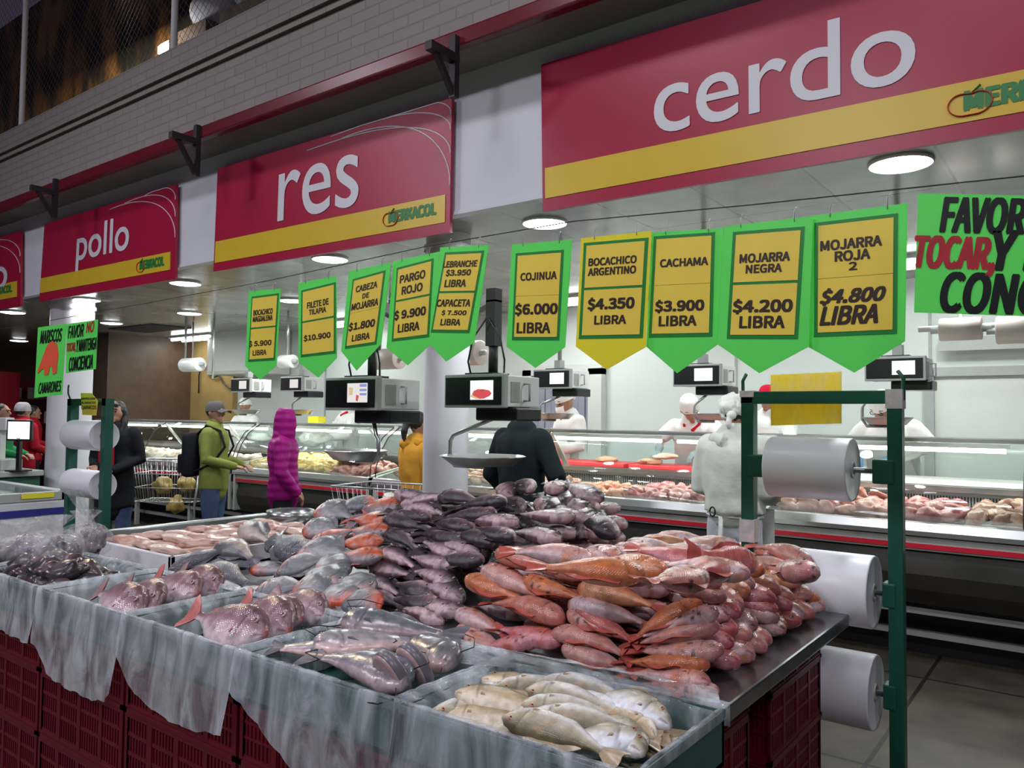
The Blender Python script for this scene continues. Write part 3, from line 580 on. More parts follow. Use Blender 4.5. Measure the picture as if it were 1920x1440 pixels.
# ------------------------------------------------------------------ hanging scales
def scale(px, py, Y, W, label, big, screen, pan, ztop, colarm=None):
    """px,py = top-left corner of the front face in the photograph"""
    p = U(px, py, Y); r = empty('hanging_scale', (p.x, Y, p.z), 0, label, 'scale', 'hanging scales'); k = W/.38
    H, D = .155*k, .30*k
    bd = MB().box(0, W, .02, D, -H, 0, bev=.006).build('body', M['white'], r)
    MB().box(-.004, W+.004, -.005, .03, -H-.006, .008, bev=.006).build('bezel', M['grey'], r)
    dp = MB().box(.008, W-.012, -.009, -.004, -H+.01, -.008).build('display_panel', M['black'], r)
    o = MB().box(W*.46, W*.84, -.012, -.008, -H*.78, -.025*k).build('screen', screen[0], dp)
    if len(screen) > 1:
        q = [Vector((W*.46, -.0125, -.025*k)), Vector((W*.84, -.0125, -.025*k)), Vector((W*.84, -.0125, -H*.78)), Vector((W*.46, -.0125, -H*.78))]
        mb = MB()
        for (poly, mi) in screen[1]: mb.poly([quad_pt(q, u, v) for u, v in poly], .002, (0, -1, 0), mi)
        mb.build('screen_picture', screen[2], dp)
    MB().box(W*.40, W+.03*k, .06, D-.02, -H-.07*k, -H-.003, bev=.01).build('printer', M['black'], r)
    hd = MB().tube([(W+.002, D*.55, -H*.8), (W+.035, D*.55, -H*.8), (W+.035, D*.55, -H*.25), (W+.002, D*.55, -H*.25)], .006, 6); hd.build('handle', M['grey'], bd)
    MB().box(W, W+.004, D*.18, D*.42, -H*.85, -H*.2).build('side_hatch', M['case_grey'], bd)
    zt = ztop-p.z
    MB().box(W*.25, W*.72, .04, D*.6, .0, .018).build('mount_plate', M['rubber'], r)
    pm = M['rubber'] if big else M['grey']
    pl = MB()
    if big:
        pl.box(W*.55-.03, W*.55+.03, .10, .16, .16, .40).tube([(W*.55, .13, .01), (W*.55, .13, .18)], .025, 10)
        a0 = Vector((W*.55, .13, .42)); a1 = Vector((-3.82+(.10 if px > 800 else -.10)-p.x, 4.3-.15-Y, .42)); pl.obox(a0, a1, .05, .06); pl.box(a0.x-.03, a0.x+.03, .1, .16, .39, .46)
    else: pl.box(W*.5-.03, W*.5+.03, .08, .15, .018, .09).tube([(W*.5, .12, .08), (W*.5, .12, zt)], .018, 10)
    pl.build('pole', pm, r)
    if big:
        cb = MB()
        for s in (-1, 1):
            cb.tube([(W*.55+s*.01, .08, .30), (W*.55+s*.09, .07, .2), (W*.55+s*.12, .07, .08), (W*.55+s*.11, .08, .015)], .005, 6)
        cb.build('cable', M['black'], r)
    pq = U(pan[0], pan[1], Y+.12)-p; pr = pan[2]
    ar = MB(); top = Vector((W*.62, .12, -H-.005)); sx = -1 if pan[3] < 0 else 1
    ex = pq.x+sx*pr*1.02
    ar.tube([top, top+Vector((0, 0, -.045))], .012, 8)
    ar.box(top.x-.05*k, top.x+.05*k, .09, .15, top.z-.06, top.z-.035)
    ar.tube([(top.x, .12, top.z-.05), (ex-sx*.02, .12, pq.z+.42*abs(top.z-pq.z)), (ex, .12, pq.z+.3*abs(top.z-pq.z)), (ex, .12, pq.z-.01), (ex-sx*.03, .12, pq.z-.055), (pq.x, .12, pq.z-.055)], .011, 8)
    ar.build('arm', M['alu'], r)
    pn = MB(); pn.lathe([(.001, -.045), (pr*.72, -.045), (pr, 0), (pr*1.03, .002), (pr*.99, .006), (pr*.70, -.038), (.001, -.038)], 36)
    o = pn.build('pan', M['steel'], r); o.location = (pq.x, .12, pq.z)
    return r
sw = emis('screen_white', (.95, .97, 1), 1.1); sw2 = emis('screen_warm', (.9, .86, .83), .9)
scm = [emis('screen_red', (.85, .12, .12), .8), emis('screen_green', (.1, .3, .05), .5), emis('screen_blue', (.35, .40, .8), .8), emis('screen_sand', (.85, .65, .35), .8)]
tomato = [([(.1, .72), (.16, .55), (.35, .45), (.6, .46), (.85, .52), (.95, .68), (.85, .82), (.6, .95), (.45, .95), (.2, .82)], 0), ([(.48, .52), (.56, .48), (.62, .54), (.55, .58)], 1), ([(.05, .72), (.3, .86), (.5, .97), (.3, .97), (.02, .85)], 3)]
market = [([(.65, .05), (.98, .05), (.98, .2), (.65, .2)], 2), ([(.65, .3), (.98, .3), (.98, .42), (.65, .42)], 2), ([(.65, .52), (.98, .52), (.98, .64), (.65, .64)], 2), ([(.1, .2), (.3, .25), (.28, .6), (.12, .62)], 3), ([(.48, .6), (.6, .65), (.55, .95), (.46, .9)], 0)]
scale(836, 706, 3.08, .385, 'large hanging scale in front of the column, screen showing a tomato', 1, (sw, tomato, scm), (905, 856, .22, -1), 2.9)
scale(612, 711, 2.82, .40, 'large hanging scale left of the column, screen showing market produce', 1, (sw2, market, scm), (668, 846, .17, 1), 2.9)
scale(1622, 672, 5.6, .36, 'small hanging scale behind the last green price tag', 0, (sw,), (1664, 784, .155, -1), 2.9)
scale(1263, 686, 5.6, .38, 'small hanging scale above the leaning butcher', 0, (sw,), (1340, 777, .16, -1), 2.9)
scale(1001, 695, 5.6, .38, 'small hanging scale above the masked butcher', 0, (sw,), (1042, 776, .16, -1), 2.9)
scale(527, 708, 5.6, .38, 'small hanging scale behind the person in the magenta jacket', 0, (sw2,), (565, 769, .16, -1), 2.9)
scale(434, 711, 5.6, .38, 'small hanging scale behind the man in the cap', 0, (sw2,), (462, 769, .17, -1), 2.9)
# ------------------------------------------------------------------ film rolls, racks
def roll(x0, x1, R, y, z, label, tail=None):
    r = empty('film_roll', ((x0+x1)/2, y, z), 0, label, 'plastic roll', 'rolls of plastic bags'); h = (x1-x0)/2
    MB().lathe([(.03, h*.98), (R*.5, h*.985), (R*.93, h*.98), (R*.985, h), (R, h*.96), (R*1.0, 0), (R, -h*.96), (R*.985, -h), (.03, -h)], 48, axis='X').build('wound_film', M['rollwhite'], r)
    MB().lathe([(.034, h+.002), (.018, h+.002), (.018, -h-.002), (.034, -h-.002), (.034, h+.002)], 20, axis='X').build('core', M['grey'], r)
    if tail:
        pts = tail; MB().grid(lambda u, v: Vector(((u-.5)*h*1.5*(1-.4*math.sin(PI*v)), *[pts[min(int(v*(len(pts)-1)), len(pts)-2)][k]+(v*(len(pts)-1)-min(int(v*(len(pts)-1)), len(pts)-2))*(pts[min(int(v*(len(pts)-1)), len(pts)-2)+1][k]-pts[min(int(v*(len(pts)-1)), len(pts)-2)][k]) for k in (0, 1)])), 8, 16).build('loose_end', M['film'], r)
    return r
M['rollwhite'] = mat('roll_white', (.82, .82, .88), .35, var=.02, scale=3)
YR = 3.5
xl, xr = U(1405, 860, YR).x, U(1680, 860, YR).x; ztop = U(1540, 742, YR).z
rk = empty('roll_rack', ((xl+xr)/2, YR, 0), 0, 'green steel rack holding rolls of plastic bags behind the red fish', 'rack'); hx = (xr-xl)/2
for s in (-1, 1):
    MB().box(s*hx-.028, s*hx+.028, -.03, .03, 0, ztop+.02, bev=.004).build('post', M['rackgreen'], rk)
    MB().box(s*hx-.032, s*hx+.032, -.034, .034, ztop-(.005 if s < 0 else .055), ztop+.024).build('tape_wrap', M['tape'], rk)
    MB().tube([(s*hx+s*.028, .0, ztop-.02), (s*hx+s*.03, 0, ztop+.07), (s*hx+s*.03-s*.02, -.01, ztop+.10)], .008, 8).build('hook', M['rackgreen'], rk)
    MB().box(s*hx-.03, s*hx+.03, -.3, .3, 0, .05).build('foot', M['rackgreen'], rk)
MB().box(-hx-.03, hx+.03, -.03, .03, ztop-.035, ztop+.02, bev=.004).build('top_bar', M['rackgreen'], rk)
MB().box(-hx-.034, -hx+.034, -.034, .034, U(1400, 985, YR).z-.07, U(1400, 985, YR).z+.03).build('tape_wrap', M['tape'], rk)
rz = [U(1530, 878, YR).z, U(1560, 1100, YR).z, U(1600, 1290, YR).z]
for jz, z in enumerate(rz):
    bl_ = .085 if jz == 0 else .05
    MB().tube([(-hx, 0, z), (hx, 0, z)], .011, 12).build('rod', M['steel'], rk)
    for s in (-1, 1): MB().box(min(s*hx, s*(hx-bl_)), max(s*hx, s*(hx-bl_)), -.035, .035, z-.05, z+.05, bev=.008).build('bracket', M['rackgreen'], rk)
a, b2 = U(1447, 880, YR).x, U(1600, 880, YR).x
roll(a, b2, .132, YR, rz[0], 'white plastic roll on the green rack, topmost of three')
roll(U(1478, 1090, YR).x, U(1640, 1090, YR).x, .148, YR, rz[1], 'white plastic roll on the green rack, middle of three')
roll(U(1478, 1290, YR).x, U(1643, 1290, YR).x, .150, YR, rz[2], 'white plastic roll on the green rack, lowest of three')
# yellow wrapped card hung on the rack
q = [U(1446, 703, YR+.05), U(1578, 697, YR+.05), U(1578, 794, YR+.05), U(1446, 798, YR+.05)]
o = q[0].copy(); yc = empty('wrapped_card', tuple(o), 0, 'yellow card in clear plastic hanging behind the top bar of the rack', 'card')
mb = MB(); plate(mb, [p-o for p in q], .006); mb.build('card', M['yellowwrap'], yc)
q2 = [p-o+Vector((0, -.012, 0)) for p in q]; mb = MB()
mb.grid(lambda u, v: quad_pt(q2, u*1.04-.02, v*1.04-.02)+Vector((0, .004*noise.noise(Vector((u*6, v*6, 1))), 0)), 16, 16); mb.build('plastic_sleeve', M['sleeve'], yc)
# small rack at the far end
YL = 2.72
xl, xr = U(134, 860, YL).x, U(199, 860, YL).x; zt = U(165, 753, YL).z; hx = (xr-xl)/2
rk2 = empty('roll_rack', ((xl+xr)/2, YL, 0), 0, 'dark green roll rack standing by the white column and freezer', 'rack')
for s in (-1, 1):
    MB().box(s*hx-.028, s*hx+.028, -.03, .03, 0, zt+.02).build('post', M['rackgreen'], rk2); MB().box(s*hx-.03, s*hx+.03, -.3, .3, 0, .05).build('foot', M['rackgreen'], rk2)
MB().box(-hx-.03, hx+.03, -.03, .03, zt-.03, zt+.02).build('top_bar', M['rackgreen'], rk2)
MB().tube([(-hx, -.02, zt+.01), (-hx-.02, -.03, zt+.06), (-hx, -.04, zt+.10), (-hx+.03, -.05, zt+.12)], .006, 6).build('hook', M['rackgreen'], rk2)
zz = [U(170, 816, YL).z, U(172, 908, YL).z]
for z in zz:
    MB().tube([(-hx, 0, z), (hx, 0, z)], .012, 10).build('rod', M['steel'], rk2)
roll(xl+.034, xr-.034, .108, YL, zz[0], 'white plastic roll on the small dark rack, upper')
roll(xl+.034, xr-.034, .100, YL, zz[1], 'white plastic roll on the small dark rack, lower, end hanging', [(-.10, -.03), (-.06, -.12), (.0, -.22), (.02, -.30), (-.05, -.42)])
q = [U(152, 737, YL-.05), U(172, 737, YL-.05), U(184, 752, YL-.05), U(181, 779, YL-.05), U(155, 778, YL-.05)]
o = q[0].copy(); yc = empty('card_notice', tuple(o), 0, 'small yellow card notice taped to the dark green rack', 'notice')
mb = MB(); plate(mb, [p-o for p in q], .003); cd_ = mb.build('card', M['paper'], yc)
qq = [U(152, 737, YL-.05)-o, U(183, 737, YL-.05)-o, U(183, 779, YL-.05)-o, U(152, 779, YL-.05)-o]
for (s_, *uv_) in (('CARNICOS', .06, .96, .56, .72), ('MANIPULACION', .04, .9, .2, .3), ('ALIMENTOS', .06, .94, .38, .48)):
    mb = MB(); put_text(mb, s_, qq, *uv_, .004, 0, .08); mb.build('lettering', M['ink'], yc)
# safety posters on the brown wall
blue = mat('poster_blue', (.02, .04, .38), .4)
def poster(x0, y0, x1, y1, label, kind):
    q = [U(x0, y0, 7.88), U(x1, y0, 7.88), U(x1, y1, 7.88), U(x0, y1, 7.88)]; o = q[0].copy(); q = [p-o for p in q]
    r = empty('safety_poster', tuple(o), 0, label, 'poster', 'safety posters')
    mb = MB(); plate(mb, q, .006); mb.build('sheet', M['white'] if kind < 3 else M['tyellow'], r)
    f = [p+Vector((0, -.008, 0)) for p in q]
    if kind < 3:
        mb = MB(); mb.poly([quad_pt(f, .5+.42*math.cos(2*PI*k/28), .38+.42*(x1-x0)/(y1-y0)*.97*math.sin(2*PI*k/28)) for k in range(28)], .003, (0, -1, 0)); mb.build('blue_disc', blue, r)
        sy = {0: [(.40, .2), (.56, .16), (.66, .44), (.52, .56), (.42, .5)], 1: [(.18, .36), (.82, .36), (.76, .48), (.58, .5), (.5, .44), (.42, .5), (.24, .48)], 2: [(.34, .46), (.5, .36), (.66, .46), (.64, .58), (.5, .64), (.36, .58)]}[kind]
        mb = MB(); mb.poly([quad_pt(f, *p)+Vector((0, -.004, 0)) for p in sy], .002, (0, -1, 0)); mb.build('symbol', M['white'], r)
    for k in range(2 if kind < 3 else 4):
        mb = MB(); v = .80+.09*k if kind < 3 else .2+.2*k
        plate(mb, [quad_pt(f, .2, v), quad_pt(f, .8, v), quad_pt(f, .8, v+.035), quad_pt(f, .2, v+.035)], .002)
        mb.build('print_line', M['grey'] if kind < 3 else M['ink'], r)
poster(261, 664, 284, 699, 'white poster with a blue glove disc, topmost on the brown wall', 0)
poster(260, 700, 283, 736, 'white poster with a blue goggles disc on the brown wall', 1)
poster(284, 701, 307, 736, 'white poster with a blue mask disc on the brown wall', 2)
poster(258, 737, 286, 760, 'yellow notice under the blue disc posters on the brown wall', 3)
# roll holder & cabinet & cables at the far wall, more paper rolls over the butchers
def wall_roll(px0, px1, py, Y, R, label, m, ang=0):
    a, b2 = U(px0, py, Y), U(px1, py, Y); r = empty('paper_roll', tuple((a+b2)/2), 0, label, 'paper roll', 'rolls above the butchers'); h = (b2.x-a.x)/2
    MB().lathe([(.03, h*.985), (R*.93, h*.985), (R, h*.96), (R, -h*.96), (R*.93, -h), (.03, -h)], 32, axis='X').build('wound_paper', m, r)
    MB().lathe([(.001, h+.06), (.028, h+.06), (.028, -h-.06), (.001, -h-.06)], 16, axis='X').build('spindle', M['grey'], r)
    zc = 2.9-a.z
    MB().tube([(0, 0, zc), (0, 0, R*1.0)], .012, 8).build('hanger', M['alu'], r)
beige = mat('roll_beige', (.50, .44, .40), .45, var=.05)
wall_roll(345, 376, 684, 6.3, .10, 'white roll hanging before the brown wall', M['white'])
wall_roll(527, 550, 678, 6.3, .085, 'white roll seen between the first two price tags', M['white'])
wall_roll(708, 750, 673, 6.3, .12, 'beige roll behind the pargo rojo tag', beige)
wall_roll(874, 902, 662, 6.3, .13, 'beige roll beside the white column', beige)
wall_roll(1762, 1842, 617, 6.6, .085, 'beige roll under the painted notice, thinner one', beige)
wall_roll(1868, 1990, 617, 6.6, .10, 'beige roll under the painted notice, thicker one', beige)
a = U(1722, 618, 6.6); b2 = U(2010, 618, 6.6)
o = MB().tube([(0, 0, 0), (b2.x-a.x, 0, 0)], .022, 12).build('roll_bar', M['grey']); o.location = a; tag(o, 'grey bar carrying the two beige rolls', 'bar')
cb = empty('wall_cabinet', tuple(U(436, 657, 7.4)), 0, 'pale grey boxed duct high at the end of the brown wall', 'cabinet'); MB().box(-.72, .72, 0, .58, -.38, .52, bev=.01).build('casing', M['offwhite'], cb); MB().box(-.66, .66, -.012, 0, -.33, .46).build('front_cover', M['white'], cb)
mb = MB(); c0 = U(330, 690, 7.2); pts = [U(*p, 7.2) for p in ((306, 735), (307, 700), (312, 684), (322, 682), (338, 690), (345, 700), (335, 704), (322, 696), (330, 688), (345, 700), (352, 716), (365, 726), (380, 722), (394, 710))]
sm = []
for i in range(len(pts)-1):
    for k in range(4): sm.append(pts[i].lerp(pts[i+1], k/4))
mb.tube([p+Vector((0, .66, 0)) for p in sm], .012, 6); tag(mb.build('loose_cable', M['black']), 'loose black cable looped on the brown wall', 'cable')
# grey pipes from the ceiling by the brown wall
for i, (px, pb) in enumerate(((347, 675), (399, 710))):
    t, bt = U(px, 560, 6.3), U(px, pb, 6.3); o = MB().tube([(0, 0, 0), (0, 0, 2.9-bt.z)], .016, 10).build('hanging_pipe', M['alu']); o.location = bt; tag(o, ['steel pipe hanging from the ceiling to the white roll', 'steel pipe hanging from the ceiling past the white roll'][i], 'pipe')
# ------------------------------------------------------------------ fish
def lerp_tab(tab, t):
    for (a, va), (b2, vb) in zip(tab, tab[1:]):
        if t <= b2:
            u = (t-a)/(b2-a); u = u*u*(3-2*u)*.5+u*.5; return va+(vb-va)*u
    return tab[-1][1]
def fish_skin(name, rough=.22, scales=0, sscale=60, tint=True, spec=.6):
    m, nt, b, out = nodes(name)
    at = nt.nodes.new('ShaderNodeVertexColor'); at.layer_name = 'Col'
    tc = nt.nodes.new('ShaderNodeTexCoord'); nz = nt.nodes.new('ShaderNodeTexNoise'); nz.inputs['Scale'].default_value = 45; nz.inputs['Detail'].default_value = 5
    oi = nt.nodes.new('ShaderNodeObjectInfo'); ad = nt.nodes.new('ShaderNodeVectorMath'); ad.operation = 'ADD'
    nt.links.new(tc.outputs['Object'], ad.inputs[0]); nt.links.new(oi.outputs['Random'], ad.inputs[1]); nt.links.new(ad.outputs[0], nz.inputs['Vector'])
    mr = nt.nodes.new('ShaderNodeMapRange'); mr.inputs[1].default_value = .3; mr.inputs[2].default_value = .7; mr.inputs[3].default_value = .72; mr.inputs[4].default_value = 1.2
    nt.links.new(nz.outputs['Fac'], mr.inputs[0])
    m1 = nt.nodes.new('ShaderNodeMix'); m1.data_type = 'RGBA'; m1.blend_type = 'MULTIPLY'; m1.inputs[0].default_value = 1
    nt.links.new(at.outputs[0], m1.inputs[6]); nt.links.new(mr.outputs[0], m1.inputs[7])
    m2 = nt.nodes.new('ShaderNodeMix'); m2.data_type = 'RGBA'; m2.blend_type = 'MULTIPLY'; m2.inputs[0].default_value = 1 if tint else 0
    nt.links.new(m1.outputs[2], m2.inputs[6]); nt.links.new(oi.outputs['Color'], m2.inputs[7]); nt.links.new(m2.outputs[2], b.inputs['Base Color'])
    b.inputs['Roughness'].default_value = rough; b.inputs['Specular IOR Level'].default_value = spec
    b.inputs['Coat Weight'].default_value = .2; b.inputs['Coat Roughness'].default_value = .2
    b.inputs['Subsurface Weight'].default_value = 0
    bp = nt.nodes.new('ShaderNodeBump'); bp.inputs['Distance'].default_value = .004
    if scales:
        uv = nt.nodes.new('ShaderNodeUVMap'); mp = nt.nodes.new('ShaderNodeMapping'); mp.inputs['Scale'].default_value = (sscale, sscale*.55, 1); mp.inputs['Rotation'].default_value = (0, 0, .78)
        ck = nt.nodes.new('ShaderNodeTexVoronoi'); ck.inputs['Scale'].default_value = 1; ck.inputs['Randomness'].default_value = .15
        nt.links.new(uv.outputs[0], mp.inputs[0]); nt.links.new(mp.outputs[0], ck.inputs['Vector']); nt.links.new(ck.outputs['Distance'], bp.inputs['Height']); bp.inputs['Strength'].default_value = scales
        mr2 = nt.nodes.new('ShaderNodeMapRange'); mr2.inputs[1].default_value = .1; mr2.inputs[2].default_value = .7; mr2.inputs[3].default_value = 1.12; mr2.inputs[4].default_value = 1-.45*scales
        nt.links.new(ck.outputs['Distance'], mr2.inputs[0]); m3 = nt.nodes.new('ShaderNodeMix'); m3.data_type = 'RGBA'; m3.blend_type = 'MULTIPLY'; m3.inputs[0].default_value = 1
        nt.links.new(m2.outputs[2], m3.inputs[6]); nt.links.new(mr2.outputs[0], m3.inputs[7]); nt.links.new(m3.outputs[2], b.inputs['Base Color'])
    else: nt.links.new(nz.outputs['Fac'], bp.inputs['Height']); bp.inputs['Strength'].default_value = .35
    nt.links.new(bp.outputs[0], b.inputs['Normal']); return m
def mixc(a, b2, t): t = max(0, min(1, t)); return tuple(x+(y-x)*t for x, y in zip(a, b2))
PROF = dict(
 tilapia=([(0, .20), (.035, .46), (.11, .74), (.27, .97), (.42, 1), (.58, .86), (.76, .50), (.9, .30), (1, .30)], [(0, .32), (.04, .60), (.14, .90), (.3, 1), (.5, .95), (.72, .64), (.9, .28), (1, .12)]),
 round=([(0, .12), (.05, .40), (.13, .76), (.28, 1), (.45, 1), (.6, .84), (.78, .42), (.9, .20), (1, .18)], [(0, .2), (.06, .5), (.16, .85), (.3, 1), (.5, .9), (.72, .55), (.9, .2), (1, .1)]),
 long=([(0, .16), (.06, .48), (.16, .78), (.3, .97), (.45, 1), (.62, .82), (.8, .46), (.92, .27), (1, .26)], [(0, .25), (.06, .55), (.16, .85), (.3, 1), (.5, .95), (.72, .65), (.9, .28), (1, .14)]),
 cat=([(0, .45), (.04, .70), (.12, .92), (.26, 1), (.36, .92), (.55, .74), (.75, .48), (.92, .28), (1, .24)], [(0, .5), (.05, .8), (.14, 1), (.26, 1), (.4, .95), (.6, .75), (.8, .42), (1, .15)]))
def make_fish(name, prof, L, H, T, colfn, skin, finm, seed, droop=0, sway=0, eyecol=((.02, .02, .02), (.5, .4, .3)), tailw=1.0, whisk=False, dorsal=.16):
    HP, TP = PROF[prof]; NS, NR = 40, 22; bL = L*.84
    def dfm(p):
        q = 2*p.x/L
        return Vector((p.x, p.y+sway*q*q+.25*sway*q, p.z-droop*q*q))
    bm = bmesh.new(); cl = bm.verts.layers.float_color.new('Col'); uvl = bm.loops.layers.uv.new('UVMap'); rings = []; info = {}
    for i in range(NS):
        t = (i/(NS-1)); t = t*t*(.35)+t*.65; h = lerp_tab(HP, t)*H/2; th = lerp_tab(TP, t)*T/2; ring = []
        gill = 1-.07*math.exp(-((t-.235)/.014)**2)
        for k in range(NR):
            a = 2*PI*k/NR; cy, cz = math.cos(a), math.sin(a)
            cz = math.copysign(abs(cz)**.8, cz)
            nn = Vector((t*7, cy*2.2, cz*2.2+seed)); wob = 1+.06*noise.noise(nn)+.03*noise.noise(nn*2.7)
            p = Vector((L/2-t*bL, h*cy*wob+(.06*H*(1-t) if prof != 'cat' else 0)*0, th*cz*wob*gill))
            v = bm.verts.new(dfm(p)); c = colfn(t, cy, Vector((t*6, cy*2, seed+k*.0)), seed); gl_ = t-.235-.03*(1-cy*cy)+.03; c = mixc(c, (c[0]*.5, c[1]*.42, c[2]*.42), 1-abs(gl_)/.014) if abs(cy) < .85 and abs(gl_) < .014 else c; c = mixc(c, (.10, .03, .03), .7) if .012 < t < .075 and -.42 < cy < -.22 else c; v[cl] = (*c, 1); ring.append(v); info[v] = (t, k/NR)
        rings.append(ring)
    for A, B in zip(rings, rings[1:]):
        for k in range(NR):
            f = bm.faces.new((A[k], B[k], B[(k+1) % NR], A[(k+1) % NR])); f.smooth = True
            for l, uu in zip(f.loops, ((A, k), (B, k), (B, k+1), (A, k+1))): l[uvl].uv = (info[uu[0][0]][0], uu[1]/NR*2)
    for R_, fl in ((rings[0], 1), (rings[-1], 0)):
        f = bm.faces.new(R_ if fl else R_[::-1]); f.smooth = True
    me = bpy.data.meshes.new('fish_body'); bm.normal_update(); bm.to_mesh(me); bm.free(); me.materials.append(skin)
    root = bpy.data.objects.new(name, None); root.empty_display_size = .05; COL.objects.link(root); kids = []
    def add(nm, me_, m):
        if m is not None and not me_.materials: me_.materials.append(m)
        o = bpy.data.objects.new(nm, me_); COL.objects.link(o); o.parent = root if nm not in ('eye', 'whisker', 'pectoral_fin') else kids[0]; kids.append(o)
    add('body', me, None); body = kids[0]
    # tail fin: a thin fan with a slightly scalloped edge
    mb = MB(); fl = L*.18*tailw; hb = lerp_tab(HP, 1)*H/2*.9; n = 9
    def tf(u, v):
        x = -L/2+L*.16-u*fl*(1-.10*math.cos((v-.5)*PI)-.03*math.sin(v*40)); y = (v-.5)*2*(hb+(H*.40*tailw-hb)*u**.8)
        return dfm(Vector((x, y, .004*math.sin(v*9+seed)*u)))
    mb.grid(lambda u, v: tf(u, v)+Vector((0, 0, .0022*(1-u*.7))), 4, n); mb.grid(lambda u, v: tf(u, v)-Vector((0, 0, .0022*(1-u*.7))), 4, n)
    add('tail_fin', mb.mesh('tail_fin', finm), None)
    mb = MB()
    def df(u, v):
        t = .28+.52*u; x = L/2-t*bL; y0 = lerp_tab(HP, t)*H/2*.93
        y = y0+v*H*dorsal*math.sin(PI*min(1, .15+u*.85))**.6*(1+.08*math.sin(u*60)); return dfm(Vector((x-v*L*.03, y, .006*math.sin(u*7+seed)*v)))
    mb.grid(lambda u, v: df(u, v)+Vector((0, 0, .002*(1-v*.6))), 12, 2); mb.grid(lambda u, v: df(u, v)-Vector((0, 0, .002*(1-v*.6))), 12, 2)
    add('dorsal_fin', mb.mesh('dorsal_fin', finm), None)
    t = .27; zt = lerp_tab(TP, t)*T/2*.93; mb = MB()
    def pf(u, v): return dfm(Vector((L/2-t*bL-u*L*.11, -H*.14+(v-.5)*H*(.06+.16*u), zt*(1-.30*u)+.0015)))
    mb.grid(pf, 4, 4); mb.grid(lambda u, v: pf(u, v)+Vector((0, 0, .002)), 4, 4); add('pectoral_fin', mb.mesh('pectoral_fin', finm), None)
    te = .125 if prof != 'cat' else .07; ye = .18*H if prof != 'cat' else .22*H; ze = lerp_tab(TP, te)*T/2*.86; r = H*.068 if prof != 'cat' else H*.04
    c = dfm(Vector((L/2-te*bL, ye, ze))); mb = MB(); mb.ball(c, (r, r, r*.32), 1, 14, 8); mb.ball(c+Vector((0, 0, r*.14)), (r*.60, r*.60, r*.24), 0, 12, 6)
    ek = (tuple(eyecol[0]), tuple(eyecol[1]))
    if ek not in EYE: EYE[ek] = [mat('fish_pupil', ek[0], .1), mat('fish_iris', ek[1], .2)]
    add('eye', mb.mesh('eye', EYE[ek]), None)
    if whisk:
        mb = MB()
        for s in (-1, 1): mb.tube([dfm(Vector((L/2-.01, s*H*.3, T*.1))), dfm(Vector((L/2+.03, s*H*.55, T*.25))), dfm(Vector((L/2-.02, s*H*.8, T*.1))), dfm(Vector((L/2-.09, s*H*.85, -T*.1)))], .0018, 5)
        add('whisker', mb.mesh('whisker', M['black']), None)
    root.location = (0, -40, 0)
    PROTO_L[root] = L; FKIDS[root] = kids
    return root
EYE, PROTO_L, FKIDS, USED = {}, {}, {}, set()
def spawn(proto, mtx, label, cat, group, tint=(1, 1, 1), name=None):
    if proto not in USED: r = proto; USED.add(proto); kids = FKIDS[proto]
    else:
        r = proto.copy(); COL.objects.link(r); kids = []
        for k in FKIDS[proto]:
            c = k.copy(); COL.objects.link(c); c.parent = r if k.parent is proto else kids[0]; kids.append(c)
    for k in kids:
        if not k.name.startswith('eye'): k.color = (*tint, 1)
    r.matrix_world = mtx; tag(r, label, cat, group); return r
def frame(hd, tl, up, L, flip=False, keep=True):
    d = hd-tl; ln = d.length; d.normalize(); z = Vector(up)-d*Vector(up).dot(d); z.normalize(); y = z.cross(d)
    s = max(.88, min(1.1, ln/L))
    m = Matrix((d*s, y*(s*(-1 if flip else 1)), z*s)).transposed().to_4x4(); m.translation = (hd+tl)/2 if not keep else hd-d*(L*s/2); return m
def onp(px, py, pl):
    y0, z0, s = pl; d = ray(px, py); t = (y0+s*(CAMH-z0))/(d.y-s*d.z); return CAMP+d*t

# -- colours of each kind
def c_red(base, belly, blot):
    def f(t, cy, nv, sd):
        c = mixc(base, belly, (.1-cy)*1.1); n = noise.noise(nv*.9+Vector((0, 0, 3)))
        c = mixc(c, blot, (n-.12)*2.2); c = mixc(c, (.50, .10, .13), (.10-t)*5)
        if sd % 3 < 1 and noise.noise(nv*2.2+Vector((9, 0, sd))) > .42: c = mixc(c, (.03, .02, .03), .85)
        return c
    return f
def c_dark(t, cy, nv, sd):
    c = mixc((.035, .028, .034), (.19, .135, .15), (.55-cy)*1.2); c = mixc(c, (.60, .44, .46), (.0-cy)*2.0)
    n = noise.noise(nv*1.4); c = mixc(c, (.04, .03, .04), (n-.1)*1.4); c = mixc(c, (.45, .20, .22), (-n-.25)*1.2*(1-t))
    if cy < -.86 and .34 < t < .72: c = mixc(c, (.10, .03, .035), .8)
    return c
def c_cachama(t, cy, nv, sd):
    c = mixc((.16, .17, .19), (.36, .37, .39), (.6-cy)*1.0); n = noise.noise(nv*1.1)
    c = mixc(c, (.72, .10, .03), ((.30-t)*2.4+(-cy-.15)*.9+n*.5)); c = mixc(c, (.50, .42, .40), (n-.25)*1.3); return c
def c_cachbelly(t, cy, nv, sd):
    n = noise.noise(nv*1.2); c = mixc((.62, .11, .035), (.60, .30, .24), n*1.6+.2); return mixc(c, (.28, .25, .26), (cy-.1)*1.6)
def c_silver(t, cy, nv, sd):
    c = mixc((.17, .14, .075), (.52, .46, .34), (.70-cy)*1.5); c = mixc(c, (.78, .78, .77), (.10-cy)*1.6); n = noise.noise(nv*1.3)
    c = mixc(c, (.46, .30, .14), (n-.22)*1.4); return mixc(c, (.40, .36, .30), (.09-t)*5)
